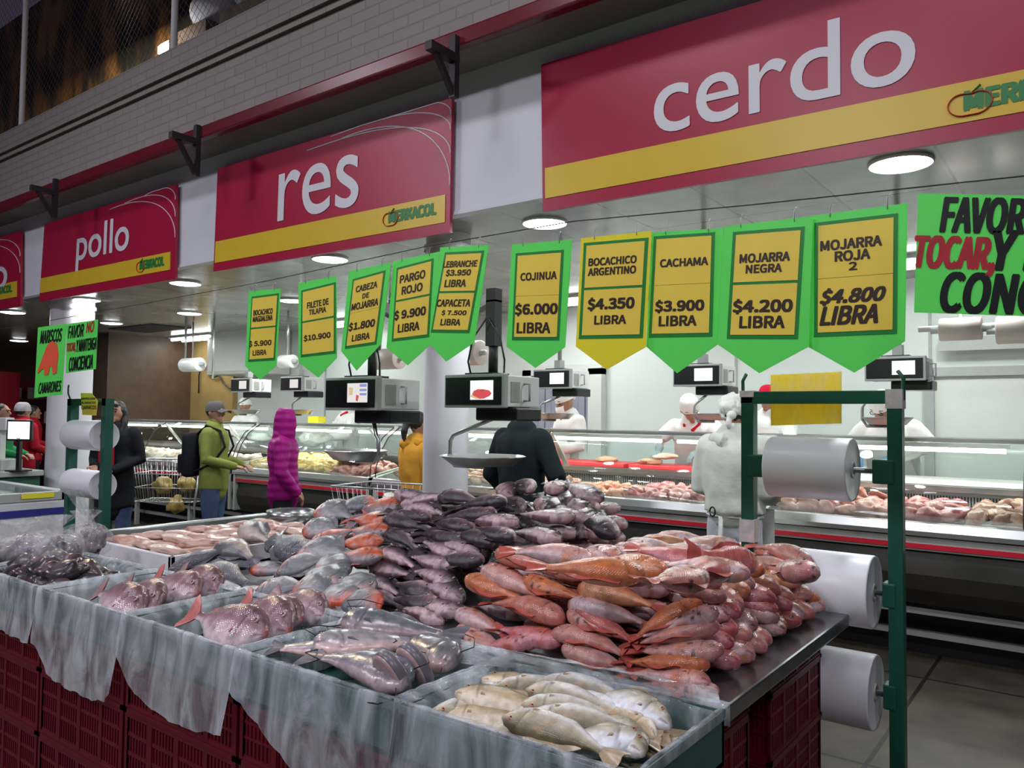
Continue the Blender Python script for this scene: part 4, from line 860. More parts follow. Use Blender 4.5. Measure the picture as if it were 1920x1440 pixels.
def c_snap(t, cy, nv, sd):
    c = mixc((.17, .085, .10), (.46, .28, .31), (.70-cy)*1.2); c = mixc(c, (.74, .60, .63), (.10-cy)*1.5); n = noise.noise(nv*3)
    c = mixc(c, (.28, .17, .19), (n-.1)*.9); return mixc(c, (.45, .05, .05), (.028-t)*22)
def c_cat(t, cy, nv, sd):
    n = noise.noise(nv*2.2); c = mixc((.13, .135, .17), (.27, .25, .27), (.2-cy)*.9+n*.7); return mixc(c, (.50, .38, .38), (-.45-cy)*1.8)
def c_scaled(t, cy, nv, sd):
    n = noise.noise(nv); c = mixc((.13, .13, .165), (.22, .22, .25), (.6-cy)*.8+n*.5); return mixc(c, (.50, .46, .40), (-.35-cy)*2)
def c_pale(t, cy, nv, sd):
    n = noise.noise(nv*1.2); c = mixc((.14, .14, .15), (.56, .47, .40), (.35-cy)*2+n*.6); return c
S_red = fish_skin('red_tilapia_skin', .2, .25, 46); S_dark = fish_skin('black_tilapia_skin', .26, .3, 46); S_cach = fish_skin('cachama_skin', .2, .2, 70); S_sil = fish_skin('silver_skin', .24, .2, 70)
S_snap = fish_skin('snapper_skin', .17, .2, 60); S_cat = fish_skin('catfish_skin', .24, 0); S_scl = fish_skin('scaled_skin', .3, .9, 36)
def finmat(n, c): return mat(n, c, .3, var=.2, scale=40)
F_red, F_dark, F_cach, F_sil, F_snap, F_grey = finmat('fin_red', (.48, .10, .08)), finmat('fin_dark', (.07, .05, .06)), finmat('fin_grey', (.22, .2, .21)), finmat('fin_tan', (.42, .32, .2)), finmat('fin_pink', (.55, .17, .15)), finmat('fin_slate', (.12, .12, .14))
F_mute = finmat('fin_mauve', (.34, .19, .20))
RED = [make_fish('red_tilapia', 'tilapia', .33, .105, .070, c_red((.55, .235, .19), (.66, .43, .42), (.58, .22, .13)), S_red, F_red, i+1, (.0, .012, -.006, .016, .006)[i], (.0, .01, -.01, .02, -.018)[i]) for i in range(5)]
DRK = [make_fish('black_tilapia', 'tilapia', .34, .118, .070, c_dark, S_dark, F_dark, i+11, (.012, -.004, .018, .006, .0)[i], (0, .014, -.012, .02, -.008)[i]) for i in range(5)]
CAC = [make_fish('cachama', 'round', .33, .165, .07, c_cachama, S_cach, F_cach, i+21, (.01, .02, 0)[i], (.01, -.01, .015)[i]) for i in range(3)]
CAB = [make_fish('cachama', 'round', .31, .13, .065, c_cachbelly, S_cach, F_snap, i+31, (.01, .0)[i], (.01, -.01)[i]) for i in range(2)]
SIL = [make_fish('silver_fish', 'long', .285, .086, .052, c_silver, S_sil, F_sil, i+41, (.008, .016, 0, .012)[i], (.012, -.012, .02, 0)[i], ((.03, .01, .01), (.42, .14, .08))) for i in range(4)]
SNP = [make_fish('red_snapper', 'round', .36, .145, .075, c_snap, S_snap, F_snap if i == 0 else F_mute, i+51, (.008, .016, 0)[i], (.01, .0, -.01)[i], ((.06, .02, .02), (.45, .3, .3)), dorsal=.06) for i in range(3)]
CAT = [make_fish('catfish', 'cat', .42, .13, .066, c_cat, S_cat, F_grey, i+61, (.012, .0)[i], (.02, -.02)[i], whisk=True) for i in range(2)]
SCL = [make_fish('grey_scaled_fish', 'long', .40, .14, .085, c_scaled, S_scl, F_grey, i+71, (.02, .01)[i], (.01, -.015)[i]) for i in range(2)]
PAL = [make_fish('pale_bellied_fish', 'long', .36, .12, .075, c_pale, S_sil, F_grey, i+81, .015, .015) for i in range(1)]

# ------------------------------------------------------------------ the stall: steel table, crates, liners
ZT = .80
tb = empty('steel_table', (-2.75, 2.58, 0), 0, 'stainless steel table under the piles of fish', 'table')
t0 = MB(); t0.box(-1.93, 1.926, -.80, .80, ZT-.05, ZT, bev=.008); t0.build('table_top', mat('table_steel', (.20, .20, .21), .25, .85, var=.25, scale=9), tb)
MB().box(-1.93, -1.87, -.80, .80, ZT, ZT+.09, bev=.01).build('raised_edge', M['steel'], tb)
MB().box(-1.93, 1.0, .77, .80, ZT, ZT+.05, bev=.008).build('rear_lip', M['steel'], tb)
for sx in (-1.85,):
    for sy in (-.72, .72): MB().box(sx-.025, sx+.025, sy-.025, sy+.025, 0, ZT-.05).build('leg', M['steel'], tb)
def crate_mesh(w, d, h):
    """slatted produce crate, open on top: ribbed walls in four bays with grid slots"""
    mb = MB(); t = .012
    mb.box(-w/2, w/2, -d/2, d/2, 0, .012)
    for ax, ln, off in ((0, w, d/2), (0, w, -d/2), (1, d, w/2), (1, d, -w/2)):
        s = 1 if off > 0 else -1
        def bx(a0, a1, o0, o1, z0, z1):
            lo, hi = sorted((off-s*o0, off-s*o1))
            if ax == 0: mb.box(a0, a1, lo, hi, z0, z1)
            else: mb.box(lo, hi, a0, a1, z0, z1)
        bx(-ln/2, ln/2, .008, .016, 0, h)
        bx(-ln/2, ln/2, 0, .016, h-.028, h); bx(-ln/2, ln/2, .003, .016, 0, .02)
        nb = max(2, round(ln/.15)); zb = [h*.36, h*.62]
        for i in range(nb+1): 
            c = -ln/2+i*ln/nb; bx(max(-ln/2, c-.011), min(ln/2, c+.011), .001, .016, 0, h)
        for z in zb: bx(-ln/2, ln/2, .003, .012, z, z+.012)
        k = int(ln/.017)
        for i in range(k): 
            c = -ln/2+(i+.5)*ln/k; bx(c-.0035, c+.0035, .0045, .010, .02, h-.03)
    return mb
PCH, YF, YB = .612, 1.30, 1.735
XC = [-3.74+PCH*i for i in range(6)]
me_r = crate_mesh(.598, .42, .229).mesh('crate_body', M['crate_red']); me_rim = None
def red_crate(x, y, z, label, rz=0, hs=1):
    r = empty('red_crate', (x, y, z), rz, label, 'crate', 'red crates under the stall'); o = link_mesh('body', me_r, r); o.scale = (1, 1, hs)
    mb = MB(); w, d, h = .604, .426, .229*hs
    for sy in (-1, 1): mb.box(-w/2, w/2, min(sy*d/2, sy*(d/2-.018)), max(sy*d/2, sy*(d/2-.018)), h-.014, h-.001)
    for sx in (-1, 1): mb.box(min(sx*w/2, sx*(w/2-.018)), max(sx*w/2, sx*(w/2-.018)), -d/2, d/2, h-.014, h-.001)
    mb.build('rim', M['crate_red'], r); return r
crn = ['under the dark bagged fish', 'under the first red snapper crate', 'under the second red snapper crate', 'under the catfish crate', 'under the silver fish crate']
for i in range(5):
    for k, (z, hs) in enumerate(((.002, .78), (.181, 1), (.411, 1), (.641, .68))):
        red_crate(XC[i]+PCH/2, (YF+YB)/2, z, f"red slatted crate {crn[i]}, {['lowest', 'second from the floor', 'third from the floor', 'topmost'][k]} of its stack", 0, hs)
for j, (y, lb) in enumerate(((2.22, 'nearer stack'), (3.02, 'rear stack'))):
    for k, (z, hs) in enumerate(((.002, .78), (.181, 1), (.411, 1), (.641, .475))):
        red_crate(-1.13, y, z, f"red slatted crate under the table end, {lb}, {['lowest', 'second up', 'third up', 'topmost'][k]}", PI/2, hs)
# the green crates that hold the fish, each lined with clear film
wood_green = mat('crate_green_lining', (.05, .13, .12), .45, var=.2)
for i in range(5):
    r = empty('green_crate', (XC[i]+PCH/2, (YF+YB)/2, .80), 0, f"green crate {['with the bagged dark fish', 'of red snappers beside the bagged fish', 'of red snappers with a red tail sticking up', 'of grey catfish', 'of silver golden fish'][i]}", 'crate', 'green fish crates')
    w, d, h, t = PCH-.024, YB-YF, .125, .012; mb = MB().box(-w/2, w/2, -d/2, d/2, 0, .012)
    for s in (-1, 1):
        mb.box(-w/2, w/2, min(s*d/2, s*(d/2-t)), max(s*d/2, s*(d/2-t)), 0, h); mb.box(min(s*w/2, s*(w/2-t)), max(s*w/2, s*(w/2-t)), -d/2, d/2, 0, h)
    mb.build('body', M['crate_green'], r)
    rm = MB()
    for s in (-1, 1):
        rm.box(-w/2-.003, w/2+.003, min(s*(d/2+.003), s*(d/2-.013)), max(s*(d/2+.003), s*(d/2-.013)), h-.018, h); rm.box(min(s*(w/2+.003), s*(w/2-.013)), max(s*(w/2+.003), s*(w/2-.013)), -d/2, d/2, h-.018, h)
    rm.build('rim', wood_green, r)
def liner(i, hang, label, seed):
    """film folded over the rim all round, hanging down the front"""
    cx, cy = XC[i]+PCH/2, (YF+YB)/2; w, d = PCH/2-.004, (YB-YF)/2+.004; ZR = .932
    per = [(-w, -d), (w, -d), (w, d), (-w, d)]
    def rim(u):
        u = (u % 1)*4; k = int(u); f = u-k; a, b2 = Vector((*per[k], 0)), Vector((*per[(k+1) % 4], 0)); return a.lerp(b2, f), k, f
    NU, NV = 128, 20
    def fn(u, v):
        p, k, f = rim(u); e = math.sin(PI*f); n = noise.noise(Vector((u*30, v*3, seed))); n2 = noise.noise(Vector((u*70, v*6, seed+5)))
        ctr = Vector((0, 0, 0)); inn = (ctr-p).normalized()
        if k == 0: hg = hang(f)
        elif k == 2: hg = .05+.03*noise.noise(Vector((f*6, seed, 2)))
        else: hg = .02
        if v < .35:
            q = 1-v/.35; depth = .105*q; off = .012+.02*q
            P = Vector((cx, cy, ZR-depth))+p+inn*(off+.018+.005*n)
        elif v < .5:
            a = (v-.35)/.15*PI; P = Vector((cx, cy, ZR+.008*math.sin(a)+.003*n2))+p+inn*(.012*math.cos(a))
        else:
            q = (v-.5)/.5; bulge = .010+.022*q*(1-.3*q)+.012*n*q+.006*n2*q
            if k != 0: bulge = min(bulge, .012)*(.35 if k != 2 else 1)
            out = {0: Vector((0, -1, 0)), 1: Vector((1, 0, 0)), 2: Vector((0, 1, 0)), 3: Vector((-1, 0, 0))}[k]
            P = Vector((cx, cy, ZR-hg*q))+p+out*bulge
            if k == 0: P.x += .012*n*q
        return P
    o = MB().grid(fn, NU, NV).build('crate_liner', M['film2' if i > 2 else 'film']); return tag(o, label, 'plastic liner', 'film liners in the crates')
def hg(pts):
    def f(t): 
        for (a, va), (b2, vb) in zip(pts, pts[1:]):
            if t <= b2: return va+(vb-va)*(t-a)/(b2-a)+.010*noise.noise(Vector((t*14, va*9, 0)))
        return pts[-1][1]
    return f
liner(0, hg([(0, .20), (.5, .19), (1, .21)]), 'clear film liner on the crate of bagged dark fish', 1)
liner(1, hg([(0, .19), (.10, .21), (.22, .28), (.6, .30), (.9, .285), (1, .23)]), 'clear film liner on the first red snapper crate, hanging low', 2)
liner(2, hg([(0, .12), (.12, .19), (.35, .24), (.6, .255), (1, .225)]), 'clear film liner on the second red snapper crate', 3)
liner(3, hg([(0, .10), (.25, .17), (.5, .26), (.75, .30), (1, .30)]), 'clear film liner on the catfish crate', 4)
liner(4, hg([(0, .16), (.5, .26), (1, .28)]), 'clear film liner on the silver fish crate, reaching the red pile', 5)
# the slack rear sheet of the last liner, thrown back over the foot of the red pile
def sheet(u, v):
    a = UZ(830+520*u, 1243+75*u**1.5, .935); b2 = UZ(850+490*u, 1195+98*u**.9, .935+.085*math.sin(PI*u)); p = a.lerp(b2, v)
    return p+Vector((0, 0, .015*math.sin(PI*v)+.008*noise.noise(Vector((u*12, v*5, 3)))))
tag(MB().grid(sheet, 40, 10).build('loose_film', M['film']), 'slack clear film lying on the foot of the red pile', 'plastic film')

# ------------------------------------------------------------------ red pile
tints = [('pale pink', (1.05, 1.25, 1.35)), ('orange', (1.05, .78, .42)), ('salmon', (1.08, .98, .92)), ('rose red', (.98, .60, .66)), ('pinkish', (1.02, 1.1, 1.15))]
def rt(px=None): return random.choice(tints)
FP = (2.15, .83, .85)      # slanted front of the red pile
front = [((1345,1302),(1240,1290),0),((1335,1272),(1205,1262),2),((1330,1246),(1185,1240),1),((1356,1224),(1190,1222),0),((1346,1172),(1180,1208),4),((1348,1145),(1192,1196),4),((1312,1122),(1205,1186),1),
 ((1056,1213),(1195,1262),0),((1046,1174),(1195,1232),4),((1080,1141),(1205,1212),3),((1060,1126),(1235,1172),0),((1078,1096),(1252,1140),1),((1062,1152),(1150,1185),4),
 ((850,1143),(950,1190),4),((1065,1150),(880,1116),2),((876,1084),(1000,1133),1),((903,1062),(1040,1128),2),((855,1182),(945,1222),4),((1018,1199),(915,1214),3),((1052,1205),(940,1178),3),((980,1088),(1080,1120),1),
 ((932,1036),(1075,1075),2),((1095,1072),(985,1058),4),((1110,1060),(1000,1036),0)]
def spots(lst, protos, plane, up, lab, cat, grp, tl=None, jit=.0):
    for i, it in enumerate(lst):
        hp, tp = onp(*it[0], plane), onp(*it[1], plane); pr = random.choice(protos); tn = tl[it[2]] if tl else ('', random.choice(((1, 1, 1), (1.15, 1.1, 1.1), (.85, .85, .88))))
        u = Vector(up)+Vector((random.uniform(-.15, .15), random.uniform(-.15, .15), 0))
        spawn(pr, frame(hp, tp, u, PROTO_L[pr], random.random() < .5), lab(i, tn[0]), cat, grp, tn[1])
spots(front, RED, FP, (0, -.12, 1), lambda i, c: f"{c} tilapia on the front of the red pile, {ordn(i)} "+("up, head to steel edge" if i < 7 else "counted over the left part"), 'fish', 'red tilapias', tints)
heads = [(1344,1067,3),(1429,1074,1),(1507,1074,0),(1531,1051,4),(1547,1070,4),(1502,1093,1),(1467,1103,2),(1410,1093,0),(1448,1124,3),(1405,1112,1),(1398,1128,2),(1360,1122,0),(1486,1122,2),(1523,1117,0),(1559,1126,4),(1572,1143,0),(1453,1145,3),(1483,1138,3),(1526,1146,4),(1382,1150,3),(1370,1161,4),(1422,1176,0),(1476,1178,1),(1521,1169,2),(1547,1162,4),(1500,1199,3),(1372,1188,3),(1408,1195,4),(1377,1211,3),(1410,1220,0),(1441,1230,4),(1380,1242,0),(1410,1253,4),(1387,1272,3),(1460,1160,4),(1440,1205,2),(1535,1130,1),(1505,1150,0),(1475,1200,4),(1350,1095,4)]
for i, (px, py, c) in enumerate(heads):
    d = ray(px, py); t = (-.90-.30*(CAMH-.83))/(d.x+.30*d.z)   # slanted end face x = -.90 -.30 (z-.83)
    hp = CAMP+d*t; yaw = random.uniform(-.22, .30); dr = Vector((math.cos(yaw), -math.sin(yaw)*.7-.12, -.10-.05*random.random()))
    pr = random.choice(RED); hp.z = max(hp.z, ZT+.036); tl = hp-dr.normalized()*PROTO_L[pr]; tl.z = max(tl.z, ZT+.03)
    spawn(pr, frame(hp, tl, (.25, random.uniform(-.5, .1), 1), PROTO_L[pr], random.random() < .5), f"{tints[c][0]} tilapia, head at the red pile's steel-edge end, {ordn(i)} counted downward", 'fish', 'red tilapias', tints[c][1])
TPp = [((1345,1066),(1180,1098),3),((1422,1062),(1285,1012),3),((1512,1078),(1400,1042),0),((1236,1070),(1160,1056),1),((1212,1078),(1085,1068),1),((1150,1052),(1045,1018),4),((1212,1036),(1110,1004),4),((1262,1022),(1195,1052),2),((1445,1034),(1330,1022),0),((1120,1046),(1010,1036),4),((1290,1040),(1200,1064),2),((1500,1050),(1390,1030),0),((1320,1085),(1210,1092),4),((1400,1075),(1300,1062),0)]
for i, it in enumerate(TPp):
    pl = (2.3, 1.13, -8.0); hp, tp = onp(*it[0], pl), onp(*it[1], pl)
    if i == 1: tp = hp+(UZ(1302, 1018, hp.z+.10)-hp).normalized()*.33; tp.z = hp.z+.075
    pr = RED[i % 5]; spawn(pr, frame(hp, tp, (.1, -.3, 1) if i != 1 else (.5, -1, .5), PROTO_L[pr], i % 2 == 0), f"{tints[it[2]][0]} tilapia lying on top of the red pile, "+('its broad tail standing up' if i == 1 else f"{ordn(i)} counted from the front"), 'fish', 'red tilapias', tints[it[2]][1])
n = 0
for k in range(5):
    for j in range(7):
        for g in (0, 1):
            y = 2.36+j*.13+(k % 2)*.05; x = (-1.0-.03*k-.06) if g else (-1.68+.03*k)
            hp = Vector((x, y, ZT+.036+k*.058)); tp = hp+Vector((-.29 if g else .29, random.uniform(-.03, .03), .0)); pr = random.choice(RED); c = rt()
            spawn(pr, frame(hp, tp, (0, random.uniform(-.2, .1), 1), PROTO_L[pr], n % 2 == 0), f"{c[0]} tilapia inside the red pile, {ordn(k)} layer, {ordn(j)} row, {'edge' if g else 'far'} side", 'fish', 'red tilapias', c[1]); n += 1
# ------------------------------------------------------------------ dark pile
def Zc(x, y): return (660+x/3.692, 880+y/3.692)
DF = [((320,160),(620,250)),((600,170),(850,215)),((1080,200),(810,250)),((380,250),(680,310)),((1010,300),(700,325)),((250,330),(600,430)),((800,490),(480,440)),((240,400),(480,570)),((770,610),(480,490)),((860,410),(600,370)),((170,550),(490,680)),((720,680),(410,600)),((110,660),(440,740)),((730,790),(440,690)),((70,740),(340,860)),((600,880),(310,790)),((60,845),(340,940)),((620,930),(330,905)),((650,1020),(370,965)),((880,560),(640,520)),((1000,490),(760,450)),((900,640),(650,620)),((1130,370),(900,350)),((1140,470),(880,430)),((780,870),(560,800)),((740,1000),(520,930)),((350,240),(560,200)),((560,330),(300,300))]
DPn = (2.24, .83, 1.1)
spots([(Zc(*a), Zc(*b2)) for a, b2 in DF], DRK, DPn, (0, -.32, 1), lambda i, c: f"blackish tilapia, belly pinkish, on the dark pile's front, {ordn(i)} counted downward", 'fish', 'black tilapias')
DH = [(1200,270),(1380,290),(1490,320),(1600,300),(1530,240),(1440,150),(1240,130),(1690,215),(1640,270),(1700,375),(1540,410),(1450,400),(1280,510),(1490,480),(1620,440),(1755,355),(1805,450),(1230,550),(1390,540),(930,630),(850,540),(1060,560),(1340,420),(1130,160),(1560,330),(1720,450),(1080,250),(1180,420)]
for i, z in enumerate(DH):
    px, py = Zc(*z); hp = onp(px, py, (2.66, .95, 1.25)); pr = random.choice(DRK); dr = Vector((random.uniform(.55, .9), random.uniform(-.75, -.35), random.uniform(-.25, .02))).normalized()
    tl = hp-dr*PROTO_L[pr]; tl.z = max(tl.z, ZT+.04)
    spawn(pr, frame(hp, tl, (0, -.35, 1), PROTO_L[pr], i % 2 == 0), f"blackish tilapia, head toward the red fish, {ordn(i)} counted down the dark pile", 'fish', 'black tilapias', random.choice(((1, 1, 1), (.8, .8, .85), (1.2, 1.05, 1.05))))
n = 0
for k in range(6):
    for j in range(5):
        y = 2.42+.07*k+j*.135
        if y > 3.28: continue
        for g in (0, 1):
            x = -2.62+.02*k if not g else -2.02-.01*k; hp = Vector((x, y, ZT+.036+k*.064)); tp = hp+Vector((.30, random.uniform(-.03, .03), 0))
            if g: hp, tp = tp, hp
            pr = random.choice(DRK); spawn(pr, frame(hp, tp, (0, random.uniform(-.3, .1), 1), PROTO_L[pr], n % 2 == 0), f"blackish tilapia inside the dark pile, {ordn(k)} layer, {ordn(j)} row, {'red fish' if g else 'far'} side", 'fish', 'black tilapias'); n += 1
# ------------------------------------------------------------------ cachamas and mixed fish on the table
CP = (2.02, .87, 2.3)
mix = [(CAC,(518,1069),(608,1046),(0,-.6,1),'cachama with an orange head on the edge of the mixed heap'),(CAC,(562,1026),(672,1040),(0,-.6,1),'big grey cachama with orange cheek, tail toward the dark pile'),(CAC,(478,1108),(566,1098),(0,-.5,1),'grey cachama behind the second snapper crate'),(CAC,(566,1086),(632,1140),(-.1,-.5,1),'grey cachama sliding toward the catfish crate'),(CAC,(640,1078),(600,1030),(.2,-.5,1),'cachama with orange throat beside the dark pile'),(CAC,(570,988),(640,996),(0,-.6,1),'cachama at the back of the mixed heap'),(CAC,(692,1112),(618,1078),(0,-.5,1),'dark cachama wedged against the dark pile, upper'),(CAC,(700,1142),(640,1105),(0,-.5,1),'dark cachama wedged against the dark pile, lower'),(CAC,(668,1128),(590,1092),(0,-.4,1),'cachama under the one sliding toward the catfish'),(CAC,(598,950),(668,972),(0,-.5,1),'cachama with open orange mouth at the back'),(CAC,(640,1100),(560,1060),(0,-.5,1),'dark cachama at the foot of the dark pile'),
 (CAB,(761,950),(650,952),(0,-.5,1),'orange bellied cachama, topmost of the orange stack'),(CAB,(730,975),(650,972),(0,-.5,1),'orange bellied cachama, second down in the orange stack'),(CAB,(728,998),(645,994),(0,-.5,1),'orange bellied cachama, third down in the orange stack'),(CAB,(716,1014),(635,1018),(0,-.5,1),'orange bellied cachama, fourth down in the orange stack'),(CAB,(714,1046),(640,1040),(0,-.5,1),'orange bellied cachama, lowest of the orange stack'),(CAB,(575,1020),(640,1000),(0,-.4,1),'orange cachama under the big grey one'),(CAC,(705,942),(625,948),(0,-.4,1),'pale cachama on top of the orange stack')]
for i, (P_, h, t, up, lb) in enumerate(mix):
    pr = P_[i % len(P_)]; hp, tp = onp(*h, CP), onp(*t, CP); spawn(pr, frame(hp, tp, up, PROTO_L[pr], i % 2 == 1), lb, 'fish', 'cachamas')
mix2 = [(SCL,(372,1068),(495,1098),(0,-.55,1),'dark grey fish with strong scales beside the snapper crate'),(SCL,(565,1048),(490,975),(0,-.55,1),'grey scaled fish leaning down from the foam tray'),(PAL,(412,1018),(540,1072),(0,-.5,1),'pale bellied fish between the two scaled ones'),(PAL,(452,985),(535,1032),(0,-.5,1),'pale bellied fish at the end of the foam tray'),(SCL,(310,1070),(385,1044),(0,-.4,1),'grey fish with a dark edge behind the first snapper crate'),(PAL,(335,1085),(430,1062),(0,-.4,1),'small pale fish half under the scaled one')]
for i, (P_, h, t, up, lb) in enumerate(mix2):
    pr = P_[i % len(P_)]; pl = (2.05, .87, 2.6); hp, tp = onp(*h, pl), onp(*t, pl); spawn(pr, frame(hp, tp, up, PROTO_L[pr], i % 2 == 1), lb, 'fish', 'mixed grey fish')
n = 0
for j in range(4):
    for k in range(4):
        y = 1.95+j*.24; z = ZT+.035; hp = Vector((-2.72-.0*k-.2*k+.1*j*0, y, z+.045*j)); tp = hp+Vector((.28, .06, .0))
        if hp.x < -3.4: continue
        pr = CAC[n % 3]; spawn(pr, frame(hp, tp, (0, -.1, 1), PROTO_L[pr], n % 2 == 0), f"grey cachama at the bottom of the mixed heap, {ordn(n)} from the catfish crate", 'fish', 'cachamas'); n += 1
# ------------------------------------------------------------------ fish in the crates
def S(x, y): return (740+x/3, 1180+y/3)
sil = [((225,420),(620,490)),((240,455),(560,530)),((560,505),(1010,700)),((430,330),(800,415)),((485,290),(700,330)),((720,335),(1210,455)),((820,270),(1350,415)),((640,445),(980,490)),((850,500),(1300,575)),((1700,520),(1380,430)),((1600,610),(1270,505)),((1490,700),(1300,570)),((1400,720),(1080,700)),((980,640),(1280,690)),((650,260),(900,290)),((1230,440),(1520,560)),((330,370),(640,420)),((700,420),(1100,480)),((1050,600),(1400,640)),((380,310),(600,300)),((560,370),(880,400)),((950,420),(1250,500)),((300,500),(620,560)),((520,560),(860,640)),((740,640),(1060,720)),((1250,620),(1480,600)),((900,350),(1180,380)),((1500,640),(1250,560))]
for i, (h, t) in enumerate(sil):
    z = .918+(.025 if i in (2, 5, 6, 8, 9) else 0)+.0015*i-(.05 if i > 18 else 0); hp, tp = UZ(*S(*h), z), UZ(*S(*t), z-.012); pr = SIL[i % 4]
    dd = (hp-tp).normalized()*PROTO_L[pr]; tp = hp-dd; ov = Vector((max(0, XC[4]+.04-min(hp.x, tp.x))-max(0, max(hp.x, tp.x)-XC[5]+.05), max(0, YF+.06-min(hp.y, tp.y))-max(0, max(hp.y, tp.y)-YB+.05), 0)); hp = hp+ov; tp = tp+ov
    spawn(pr, frame(hp, tp, (0, -.35, 1), PROTO_L[pr], i % 3 == 1), f"{['silver', 'golden brown', 'silver golden'][i % 3]} fish in the front film-lined crate, {ordn(i)} counted from the catfish side", 'fish', 'silver fish in the crate', ((1.1, 1.15, 1.25), (1.0, .88, .7), (1, 1, 1))[i % 3])
snp = [((490,1195),(325,1140),'largest red snapper in the second snapper crate, tail up in the corner'),((536,1178),(445,1124),'middle red snapper in the second snapper crate'),((612,1150),(525,1118),'rear red snapper in the second snapper crate'),((560,1165),(480,1135),'half hidden red snapper in the second snapper crate'),
 ((258,1146),(158,1096),'red snapper at the bag end of the first snapper crate'),((296,1138),(222,1088),'second red snapper in the first snapper crate, mouth open'),((364,1116),(284,1080),'third red snapper in the first snapper crate'),((404,1104),(330,1068),'rear red snapper in the first snapper crate, red mouth')]
for i, (h, t, lb) in enumerate(snp):
    z = .925; hp, tp = UZ(*h, z), UZ(*t, z+.015); pr = SNP[i % 3]; spawn(pr, frame(hp, tp, (.06, -.75, .7), PROTO_L[pr], False), lb, 'fish', 'red snappers')
def C6(x, y): return (480+x/4.5, 1100+y/4.5)
ct = [((715,285),(1620,400),.985,'big dark catfish at the back of its crate, head away'),((1720,600),(1150,420),.955,'dark catfish with its head at the silver fish crate'),((230,570),(1200,470),.965,'long pale catfish across the crate'),((1130,880),(480,560),.96,'grey catfish lying along the crate front'),((640,330),(1300,500),.945,'catfish under the big dark one'),((1080,560),(420,520),.94,'pale split catfish in the middle of the crate')]
for i, (h, t, z, lb) in enumerate(ct):
    hp, tp = UZ(*C6(*h), z), UZ(*C6(*t), z-.01); pr = CAT[i % 2]
    hp.y = max(hp.y, YF+.085); tp.y = max(tp.y, YF+.06); hp.x = min(max(hp.x, XC[3]+.05), XC[4]-.03); spawn(pr, frame(hp, tp, (0, -.45, 1), PROTO_L[pr], i % 2 == 0), lb, 'fish', 'catfish in the crate', ((1, 1, 1), (1, .95, .9), (1.9, 1.75, 1.65), (1.1, 1.1, 1.15), (1.1, 1.1, 1.1), (1.8, 1.6, 1.55))[i])
for i, (x, y, lb) in enumerate(((1150, 760, 'cut catfish steak with pink face, nearer the crate front'), (1340, 690, 'cut catfish steak with pale face behind the pink one'))):
    c = UZ(*C6(x, y), .95); r = empty('fish_steak', tuple(c), .55, lb, 'fish', 'catfish steaks')
    st = MB().lathe([(.001, -.018), (.050, -.018), (.056, -.012), (.056, .012), (.050, .018), (.001, .018)], 28, axis='Y').build('flesh', mat('steak_flesh', (.44, .31, .31), .3, var=.2, scale=30), r)
    sk = MB().lathe([(.0562, -.010), (.0585, -.008), (.0585, .012), (.0562, .014)], 28, axis='Y').build('skin', mat('steak_skin', (.16, .15, .17), .3, var=.2), r)
    for o in (st, sk): o.scale = (.95, 1, 1.22); o.rotation_euler = (.45, 0, -.75)
# ------------------------------------------------------------------ foam tray of fillets, bagged dark fish, steel bowl
fm = MB(); tx0, tx1, ty0, ty1 = -4.28, -3.52, 2.03, 3.12
ZF = ZT+.002; fm.box(tx0, tx1, ty0, ty1, ZF, ZT+.02)
for a in ((tx0, tx0+.025, ty0, ty1), (tx1-.025, tx1, ty0, ty1), (tx0, tx1, ty0, ty0+.025), (tx0, tx1, ty1-.025, ty1)): fm.box(*a, ZF, ZT+.10, bev=.004)
tag(fm.build('foam_tray', M['foam']), 'white foam tray holding the pale fillets', 'tray')
fil = [lump('fillet', (.13, .055, .020), meat_mat('fillet_flesh%d' % i, c, c2, .3), 3.3+i) for i, (c, c2) in enumerate((((.60, .38, .30), (.66, .46, .38)), ((.62, .42, .34), (.70, .50, .42)), ((.55, .30, .23), (.66, .44, .36))))]
n = 0
for k in range(3):
    for j in range(7):
        for i in range(3):
            o = bpy.data.objects.new('fillet', fil[(i+j+k) % 3]); COL.objects.link(o); o.location = (tx0+.15+i*.225+random.uniform(-.02, .02), ty0+.10+j*.145+random.uniform(-.02, .02), ZT+.042+k*.03+.01*(j % 2))
            o.rotation_euler = (random.uniform(-.15, .15), random.uniform(-.12, .12), random.uniform(-.4, .5)); o.scale = (1, 1, 1.1)
            tag(o, f"pale pink fillet in the foam tray, {['bottom', 'middle', 'top'][k]} layer, {ordn(j)} row back, {ordn(i)} across", 'fillet', 'fillets in the foam tray'); n += 1
darkpc = lump('fish_piece', (.075, .05, .038), meat_mat('dark_piece', (.025, .021, .026), (.11, .085, .10), .25), 5.5); dark2 = lump('fish_piece', (.07, .05, .04), meat_mat('dark_piece_red', (.035, .024, .03), (.17, .10, .11), .25), 8.5)
n = 0
for k in range(3):
    for i in range(7-k):
        for j in range(4-k):
            o = bpy.data.objects.new('dark_fish_piece', (darkpc, dark2)[(i+j) % 2]); COL.objects.link(o); o.location = (XC[0]+.07+.035*k+i*.082, YF+.08+j*.098+.03*k, .845+k*.048); o.rotation_euler = (random.uniform(-.4, .4), random.uniform(-.4, .4), random.uniform(0, 6)); s = random.uniform(.85, 1.15); o.scale = (s, s, s)
            tag(o, f"dark wet fish piece in the end crate, {['bottom', 'middle', 'top'][k]} layer, {ordn(j)} row, {ordn(i)} along", 'fish', 'dark fish pieces'); n += 1
